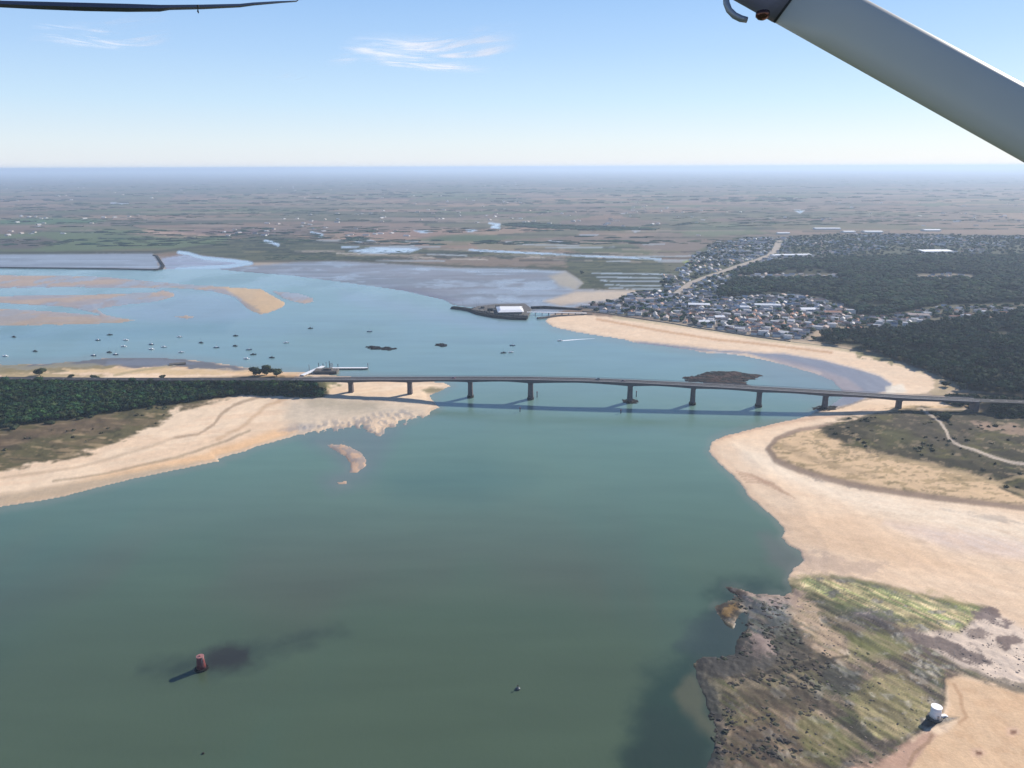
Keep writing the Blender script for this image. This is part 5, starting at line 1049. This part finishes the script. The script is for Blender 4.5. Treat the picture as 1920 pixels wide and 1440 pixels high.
# large roofs one can point to
BIG = [(1310, 577, 34, 16, 'shed', 'long white-roofed hall, left one in the middle of the town'), (1438, 578, 40, 12, 'shed', 'longest white-roofed hall in the town near the pine wood'), (1513, 586, 22, 16, 'shed', 'small bright white-roofed hall right of the longest one'), (1348, 601, 14, 12, 'shed', 'small white-roofed building just above the seafront houses'), (1316, 610, 20, 12, 'shed', 'low white building directly on the seafront'), (1395, 582, 14, 10, 'shed', 'small white hall between the two longer white halls'),
       (1720, 597, 30, 14, 'tile2', 'long pale building in the wooded strip right of the town'), (1560, 592, 26, 14, 'tile', 'large orange-roofed building at the edge of the pine wood'), (1208, 566, 30, 14, 'tile2', 'pale-roofed building at the head of the sandy inlet'),
       (1482, 482, 100, 24, 'shed', 'very long white warehouse beside the road through the suburb'), (1468, 440, 40, 22, 'shed', 'white warehouse where the main road leaves the suburb'), (1635, 437, 60, 40, 'shed', 'large pale warehouse behind the suburb at the right'), (1745, 434, 55, 36, 'shed', 'white warehouse farthest right behind the suburb'), (1590, 437, 40, 30, 'shed', 'small white warehouse left of the large pale one'), (1750, 474, 80, 50, 'shed', 'cluster of white hangars among trees at the right'), (1550, 431, 90, 30, 'shed', 'long white greenhouse on the plain behind the suburb')]
for (u_, v_, l, w, rm, lb) in BIG:
    x, y = gxy(u_, v_); r = empty('large_building', (x, y, ground_z(x, y))); tag(r, lb, 'building', 'large buildings in and behind the town'); h = 4.5
    a, b = house_mesh(0, w, l, h, 1.6); a.build('wall', M['wall'], r); b.build('roof', M[rm], r); r.rotation_euler = (0, 0, random.uniform(-.2, .1))
# church-like tower block accent and street
mb = MB(); R = []
for i, p in enumerate(roadP):
    t = roadP[min(i+1, len(roadP)-1)]-roadP[max(i-1, 0)]; t /= np.linalg.norm(t); wd = 6.5 if i < 4 else 9
    R.append([(p[0]-t[1]*wd, p[1]+t[0]*wd, 1.95), (p[0]+t[1]*wd, p[1]-t[0]*wd, 1.95)])
mb.loft(R, cap=False, closed=False); o = mb.build('main_road', simple('pale_road', alb(176, 164, 150), .9, 0, .1, .1)); tag(o, kind='structure')
# town and suburb trees
tt, a, b = fillpoly(TOWN, 13, .5); k = rng.uniform(size=len(tt)) < .55; tt = tt[k]; t2, a, b = fillpoly(SUBURB, 13, .5, lim=(-100, 2400)); k = fbm(t2[:, 0]/90, t2[:, 1]/90, 3, 441) > np.where(a > 1480, .25, .40); t2 = t2[k & (rng.uniform(size=len(k)) < np.where(a > 1480, .6, .55))]; t3, a, b = fillpoly(STRIP1, 11, .5); t3 = t3[rng.uniform(size=len(t3)) < .6]
al = np.concatenate([tt, t2, t3]); n = len(al); k = np.array([road_d(*q) > 12 for q in al]); al = al[k]; n = len(al)
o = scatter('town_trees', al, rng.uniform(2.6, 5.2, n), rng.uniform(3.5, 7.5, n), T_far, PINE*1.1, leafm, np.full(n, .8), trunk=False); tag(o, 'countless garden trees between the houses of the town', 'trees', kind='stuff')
# far hedgerows and copses
pts = []; rad = []
def band(poly, step, r0_, r1_):
    p, a, b = fillpoly(poly, step, .5, lim=(-4000, 4000)); pts.extend(p.tolist()); rad.extend(rng.uniform(r0_, r1_, len(p)).tolist())
band([(948, 420), (990, 417), (1040, 421), (1120, 424), (1225, 428), (1222, 434), (1120, 434), (1000, 430), (950, 425)], 22, 9, 14)
for q in ((78, 427, 20), (135, 426, 24), (530, 437, 18), (440, 442, 28), (10, 450, 22), (470, 430, 16), (175, 394, 40), (220, 390, 30), (60, 390, 40), (415, 394, 36), (580, 397, 40), (330, 404, 26), (120, 396, 40), (795, 417, 30), (660, 414, 30), (820, 400, 40), (1010, 400, 44), (1300, 420, 40), (1390, 424, 40), (1450, 418, 50), (1560, 422, 60), (1640, 416, 60), (1700, 422, 50), (1790, 414, 60), (1900, 424, 60), (1330, 396, 60), (1400, 398, 50), (1600, 392, 60), (1110, 391, 50), (1100, 445, 20), (1150, 447, 30), (1200, 446, 24)):
    u_, v_, w = q; band([(u_-w, v_+.8), (u_-w*.6, v_-1.2), (u_+w*.5, v_-1.6), (u_+w, v_+.6), (u_, v_+2.0)], 24 if v_ > 410 else 40, 8, 14)
cnt = 0
while cnt < 5500:
    v = 326+(480-326)*random.random()**1.1; u_ = random.uniform(-150, 2070); x, y = gxy(u_, v); cnt += 1
    if fbm(np.array([x/900.]), np.array([y/260.]), 4, 451)[0] > .52 and y > 2300: pts.append((x, y)); rad.append(random.uniform(6, 12)*(1 if y < 5000 else 1.7))
for _ in range(900):
    u_ = random.uniform(500, 1260); v = random.uniform(480, 546) if u_ > 1090 else random.uniform(470, 488); x, y = gxy(u_, v); pts.append((x, y)); rad.append(random.uniform(2, 4))
pts = np.array(pts); rad = np.array(rad); n = len(pts); o = scatter('far_hedges_and_copses', pts, rad, rad*.45, T_hedge, PINE*1.1, leafm, np.full(n, 1.0), trunk=False, turn=.7); tag(o, 'far hedges and small woods scattered over the plain', 'far woods', kind='stuff')

# ================================================================== AIRCRAFT (the camera's own aeroplane)
def cam_pt(x, y, d): 
    v = ray(x, y); return EYE+v*d          # d metres along the viewing axis
ac_o = cam_pt(1400, 10, 1.7); ac = empty('light_aircraft', tuple(ac_o)); tag(ac, 'grey-white wing strut and dark wing edge of the light aircraft carrying the photographer', 'aircraft')
white = simple('aircraft_paint', (.54, .51, .43), .30, 0, .04, 2); white.node_tree.nodes['Principled BSDF'].inputs['Specular IOR Level'].default_value = .28; dk = simple('aircraft_shadow_grey', (.14, .13, .16), .5, 0, .1, 3); blk = simple('aircraft_black', (.012, .015, .03), .45, 0, .3, 6); gum = simple('rubber_seal', (.01, .01, .01), .6, 0, .1, 3)
def rl(p): return tuple(np.array(p)-ac_o)
s0 = cam_pt(1408, -14, 1.72); s1 = cam_pt(2150, 373, 1.45)
def strut(name, p0, p1, mat, ch=.121, th=.05, n=40, tilt=-.12, k0=1.0):
    t = (p1-p0)/np.linalg.norm(p1-p0); v = np.cross(t, fw); v /= np.linalg.norm(v); w = np.cross(t, v)
    if v[2] < 0: v = -v
    a = v*math.cos(tilt)+fw*math.sin(tilt); b = -v*math.sin(tilt)+fw*math.cos(tilt); mb = MB(); R = []
    for f in np.linspace(0, 1, 9):
        p = p0+(p1-p0)*f; R.append([rl(p+a*ch*.5*k0*math.cos(q)+b*th*.5*k0*math.sin(q)) for q in np.linspace(0, 2*math.pi, n, endpoint=False)])
    mb.loft(R); return mb.build(name, mat, ac, True)
cA = cam_pt(1535, 20, 1.66); cB = cam_pt(2300, 440, 1.46)
tt_ = (cB-cA)/np.linalg.norm(cB-cA)
strut('wing_strut', cA-tt_*.061, cB, white, .127, .075)
strut('strut_fairing', cA-tt_*.35, cA-tt_*.066, dk, .129, .078); strut('seal', cA-tt_*.067, cA-tt_*.061, gum, .1285, .0765)
mb = MB(); hk = [cam_pt(1361, -60, 1.66), cam_pt(1361, -10, 1.66), cam_pt(1362, 6, 1.66), cam_pt(1367, 19, 1.66), cam_pt(1377, 29, 1.66), cam_pt(1389, 35, 1.66), cam_pt(1401, 37.5, 1.66)]
mb.tube([rl(p) for p in hk], [.007]*6+[.006], 10); mb.build('tie_down_hook', M['steel'], ac, True)
bc = cam_pt(1430, 27, 1.64); mb = MB()
mb.loft([[rl(bc+rt*rr*math.cos(q)+up*(-zz)+(fw*rr*math.sin(q))) for q in np.linspace(0, 2*math.pi, 14, endpoint=False)] for zz, rr in ((-.004, .0145), (.003, .015), (.008, .011), (.011, .005))]); mb.build('strut_bolt', simple('bronze_bolt', (.12, .05, .035), .2, .8, .1, 5), ac, True)
mb = MB(); R = []
for (x, yb, yt) in ((-500, 0, -10), (-200, 8, -6), (0, 14, 1), (80, 18, 3), (160, 21, 5), (240, 22.5, 7), (300, 22, 9), (318, 19, 9), (380, 17.5, 8.5), (450, 14, 7), (475, 10.5, 4.5), (520, 6.5, 2), (556, 2.5, 1), (560, 0, -14), (700, -14, -34), (1000, -34, -60), (1400, -50, -80)):
    a = cam_pt(x, yb, 2.6); b = cam_pt(x, yt, 2.6); c = cam_pt(x, yt, 3.4); d = cam_pt(x, (yb+yt)/2+2, 3.6); m_ = cam_pt(x, (yb+yt)/2, 2.57)
    R.append([rl(a), rl(m_), rl(b), rl(c), rl(d)])
mb.loft(R); mb.build('wing_edge', blk, ac, False)
mb = MB(); mb.tube([rl(cam_pt(371, 10, 2.55)), rl(cam_pt(371, 21, 2.55)), rl(cam_pt(372, 24, 2.6))], [.004, .003, .002], 6); mb.build('static_wick', gum, ac)

# ================================================================== CIRRUS
def cirrus(name, corners, seed, label, thr, amt, rot, alt=7000.0):
    P = [gp(a, b, alt) if True else 0 for a, b in corners]; P = np.array(P); c = P.mean(0); nx = 24; ny = 24; V = []
    for j in range(ny+1):
        for i in range(nx+1):
            s, t = i/nx, j/ny; p = (P[0]*(1-s)+P[1]*s)*(1-t)+(P[3]*(1-s)+P[2]*s)*t; V.append(p-c+[0, 0, 250*math.sin(s*5+t*3)])
    ii = np.arange((nx+1)*(ny+1)).reshape(ny+1, nx+1); Fq = np.stack([ii[:-1, :-1], ii[:-1, 1:], ii[1:, 1:], ii[1:, :-1]], -1).reshape(-1, 4)
    st = np.array([[i/nx, j/ny, 0] for j in range(ny+1) for i in range(nx+1)])
    m = bpy.data.materials.new(name+'_ice'); m.use_nodes = True; nt = m.node_tree; nt.nodes.clear(); N = nt.nodes; L = nt.links
    out = N.new('ShaderNodeOutputMaterial'); mixs = N.new('ShaderNodeMixShader'); tr = N.new('ShaderNodeBsdfTransparent'); tl = N.new('ShaderNodeBsdfTranslucent'); df = N.new('ShaderNodeBsdfDiffuse'); ad = N.new('ShaderNodeMixShader'); tl.inputs['Color'].default_value = (1, 1, 1, 1); df.inputs['Color'].default_value = (.9, .9, .9, 1)
    ad.inputs[0].default_value = .3; L.new(tl.outputs[0], ad.inputs[1]); L.new(df.outputs[0], ad.inputs[2])
    at = N.new('ShaderNodeAttribute'); at.attribute_name = 'Col'
    mp = N.new('ShaderNodeMapping'); mp.inputs['Rotation'].default_value = (0, 0, rot); L.new(at.outputs['Vector'], mp.inputs['Vector'])
    m2 = N.new('ShaderNodeMapping'); m2.inputs['Scale'].default_value = (1.4, 9, 1); m2.inputs['Location'].default_value = (seed, seed*.7, 0); L.new(mp.outputs[0], m2.inputs['Vector'])
    no = N.new('ShaderNodeTexNoise'); no.inputs['Scale'].default_value = 1.6; no.inputs['Detail'].default_value = 5; no.inputs['Roughness'].default_value = .55; no.inputs['Distortion'].default_value = .9; L.new(m2.outputs[0], no.inputs['Vector'])
    sp = N.new('ShaderNodeSeparateXYZ'); L.new(at.outputs['Vector'], sp.inputs[0])
    def par(sock):
        a = N.new('ShaderNodeMath'); a.operation = 'SUBTRACT'; a.inputs[0].default_value = 1; L.new(sock, a.inputs[1]); b = N.new('ShaderNodeMath'); b.operation = 'MULTIPLY'; L.new(sock, b.inputs[0]); L.new(a.outputs[0], b.inputs[1]); return b.outputs[0]
    q = N.new('ShaderNodeMath'); q.operation = 'MULTIPLY'; L.new(par(sp.outputs[0]), q.inputs[0]); L.new(par(sp.outputs[1]), q.inputs[1])
    q2 = N.new('ShaderNodeMapRange'); q2.inputs[1].default_value = 0; q2.inputs[2].default_value = .05; L.new(q.outputs[0], q2.inputs[0]); q2.interpolation_type = 'SMOOTHSTEP'
    nb = N.new('ShaderNodeTexNoise'); nb.inputs['Scale'].default_value = 3.2; nb.inputs['Detail'].default_value = 3; L.new(m2.outputs[0], nb.inputs['Vector']); m2.inputs['Scale'].default_value = (1.5, 4.2, 1)
    m3 = N.new('ShaderNodeMapping'); m3.inputs['Scale'].default_value = (.9, .9, 1); m3.inputs['Location'].default_value = (seed*3, 2, 0); L.new(at.outputs['Vector'], m3.inputs['Vector']); L.new(m3.outputs[0], nb.inputs['Vector'])
    nr = N.new('ShaderNodeMapRange'); nr.interpolation_type = 'SMOOTHSTEP'; nr.inputs[1].default_value = .34; nr.inputs[2].default_value = .6; L.new(nb.outputs['Fac'], nr.inputs[0])
    qq = N.new('ShaderNodeMath'); qq.operation = 'MULTIPLY'; L.new(q2.outputs[0], qq.inputs[0]); L.new(nr.outputs[0], qq.inputs[1]); q2 = qq
    mr = N.new('ShaderNodeMapRange'); mr.interpolation_type = 'SMOOTHSTEP'; mr.inputs[1].default_value = thr; mr.inputs[2].default_value = thr+.34; mr.inputs[4].default_value = amt; L.new(no.outputs['Fac'], mr.inputs[0])
    k = N.new('ShaderNodeMath'); k.operation = 'MULTIPLY'; L.new(mr.outputs[0], k.inputs[0]); L.new(q2.outputs[0], k.inputs[1])
    L.new(k.outputs[0], mixs.inputs[0]); L.new(tr.outputs[0], mixs.inputs[1]); L.new(ad.outputs[0], mixs.inputs[2]); L.new(mixs.outputs[0], out.inputs[0])
    o = npmesh(name, np.array(V), Fq, m, st); o.location = tuple(c); tag(o, kind='structure'); return o
cirrus('cirrus_cloud', [(590, 142), (960, 136), (1000, 44), (660, 50)], 3.1, '', .36, 1.0, -.12)
cirrus('cirrus_cloud', [(40, 100), (330, 96), (330, 20), (60, 30)], 7.7, '', .40, .6, .25)
cirrus('cirrus_cloud', [(470, 152), (580, 150), (580, 132), (470, 134)], 5.2, '', .45, .3, 0)

# ================================================================== SKY, SUN, HAZE, CAMERA
w = bpy.data.worlds.new('World'); SCN.world = w; w.use_nodes = True; nt = w.node_tree; bg = nt.nodes['Background']
sk = nt.nodes.new('ShaderNodeTexSky'); sk.sky_type = 'NISHITA'; sk.sun_disc = False; sk.sun_elevation = SUN_EL; sk.sun_rotation = SUN_AZ; sk.altitude = 200; sk.air_density = 1.0; sk.dust_density = .2; sk.ozone_density = 2.0
tc = nt.nodes.new('ShaderNodeTexCoord'); sp = nt.nodes.new('ShaderNodeSeparateXYZ'); nt.links.new(tc.outputs['Generated'], sp.inputs[0])
cr = nt.nodes.new('ShaderNodeValToRGB'); e = cr.color_ramp.elements; e[0].position = 0; e[1].position = 1
SK = [(0.0, (232, 236, 244)), (.03, (224, 237, 248)), (.075, (200, 228, 252)), (.13, (176, 211, 250)), (.2, (150, 192, 243)), (.34, (104, 150, 212)), (.5, (78, 118, 180)), (1.0, (40, 74, 136))]
EXPO = 2**.62; BGS = .12
for i, (p, c) in enumerate(SK):
    el = e[0] if i == 0 else e[-1] if i == len(SK)-1 else e.new(p)
    el.position = p; q = lin(c)/EXPO; el.color = (float(q[0]), float(q[1]), float(q[2]), 1)
nt.links.new(sp.outputs[2], cr.inputs[0])
gs = nt.nodes.new('ShaderNodeVectorMath'); gs.operation = 'SCALE'; gs.inputs['Scale'].default_value = 1/BGS; nt.links.new(cr.outputs[0], gs.inputs[0])
mxw = nt.nodes.new('ShaderNodeMix'); mxw.data_type = 'RGBA'; mxw.inputs[0].default_value = .88; nt.links.new(sk.outputs[0], mxw.inputs[6]); nt.links.new(gs.outputs[0], mxw.inputs[7])
nt.links.new(mxw.outputs[2], bg.inputs['Color']); bg.inputs['Strength'].default_value = BGS
sl = bpy.data.lights.new('Sun', 'SUN'); sl.energy = 4.9; sl.angle = math.radians(.5); sl.color = (1, .92, .82); so = bpy.data.objects.new('Sun', sl); C.objects.link(so)
sd = np.array([math.sin(SUN_AZ)*math.cos(SUN_EL), math.cos(SUN_AZ)*math.cos(SUN_EL), math.sin(SUN_EL)])
from mathutils import Vector, Matrix
so.rotation_euler = Vector(sd).to_track_quat('Z', 'Y').to_euler(); so.location = (300, 300, 400)
hz = MB(); hz.box((0, 60000, 118), (230000, 150000, 246)); ho = hz.build('haze', None) if False else None
me = bpy.data.meshes.new('haze'); X0, X1, Y0, Y1, Z0, Z1 = -800000, 800000, -4000, 131000, -4, 240
me.from_pydata([(X0, Y0, Z0), (X1, Y0, Z0), (X1, Y1, Z0), (X0, Y1, Z0), (X0, Y0, Z1), (X1, Y0, Z1), (X1, Y1, Z1), (X0, Y1, Z1)], [], [(0, 3, 2, 1), (4, 5, 6, 7), (0, 1, 5, 4), (1, 2, 6, 5), (2, 3, 7, 6), (3, 0, 4, 7)])
hm_ = bpy.data.materials.new('haze_air'); hm_.use_nodes = True; nt = hm_.node_tree; nt.nodes.clear(); out = nt.nodes.new('ShaderNodeOutputMaterial'); pv = nt.nodes.new('ShaderNodeVolumePrincipled'); pv.inputs['Color'].default_value = (.60, .75, .96, 1); pv.inputs['Density'].default_value = HAZE_D if 'HAZE_D' in globals() else 8e-5; pv.inputs['Anisotropy'].default_value = .2
nt.links.new(pv.outputs[0], out.inputs['Volume']); me.materials.append(hm_); ho = bpy.data.objects.new('haze', me); C.objects.link(ho); tag(ho, kind='stuff', label='thin blue air haze over the whole estuary', cat='haze')
cd = bpy.data.cameras.new('Camera'); cd.sensor_width = 36; cd.lens = 36*F/1920; cd.clip_start = .05; cd.clip_end = 400000; co = bpy.data.objects.new('Camera', cd); C.objects.link(co)
co.matrix_world = Matrix(((rt[0], up[0], -fw[0], 0), (rt[1], up[1], -fw[1], 0), (rt[2], up[2], -fw[2], H), (0, 0, 0, 1))); SCN.camera = co
SCN.view_settings.view_transform = 'Standard'; SCN.view_settings.look = 'None'; SCN.view_settings.exposure = .62; SCN.view_settings.gamma = 1
SCN.cycles.volume_bounces = 1; SCN.cycles.max_bounces = 6; SCN.cycles.diffuse_bounces = 2; SCN.cycles.transparent_max_bounces = 8
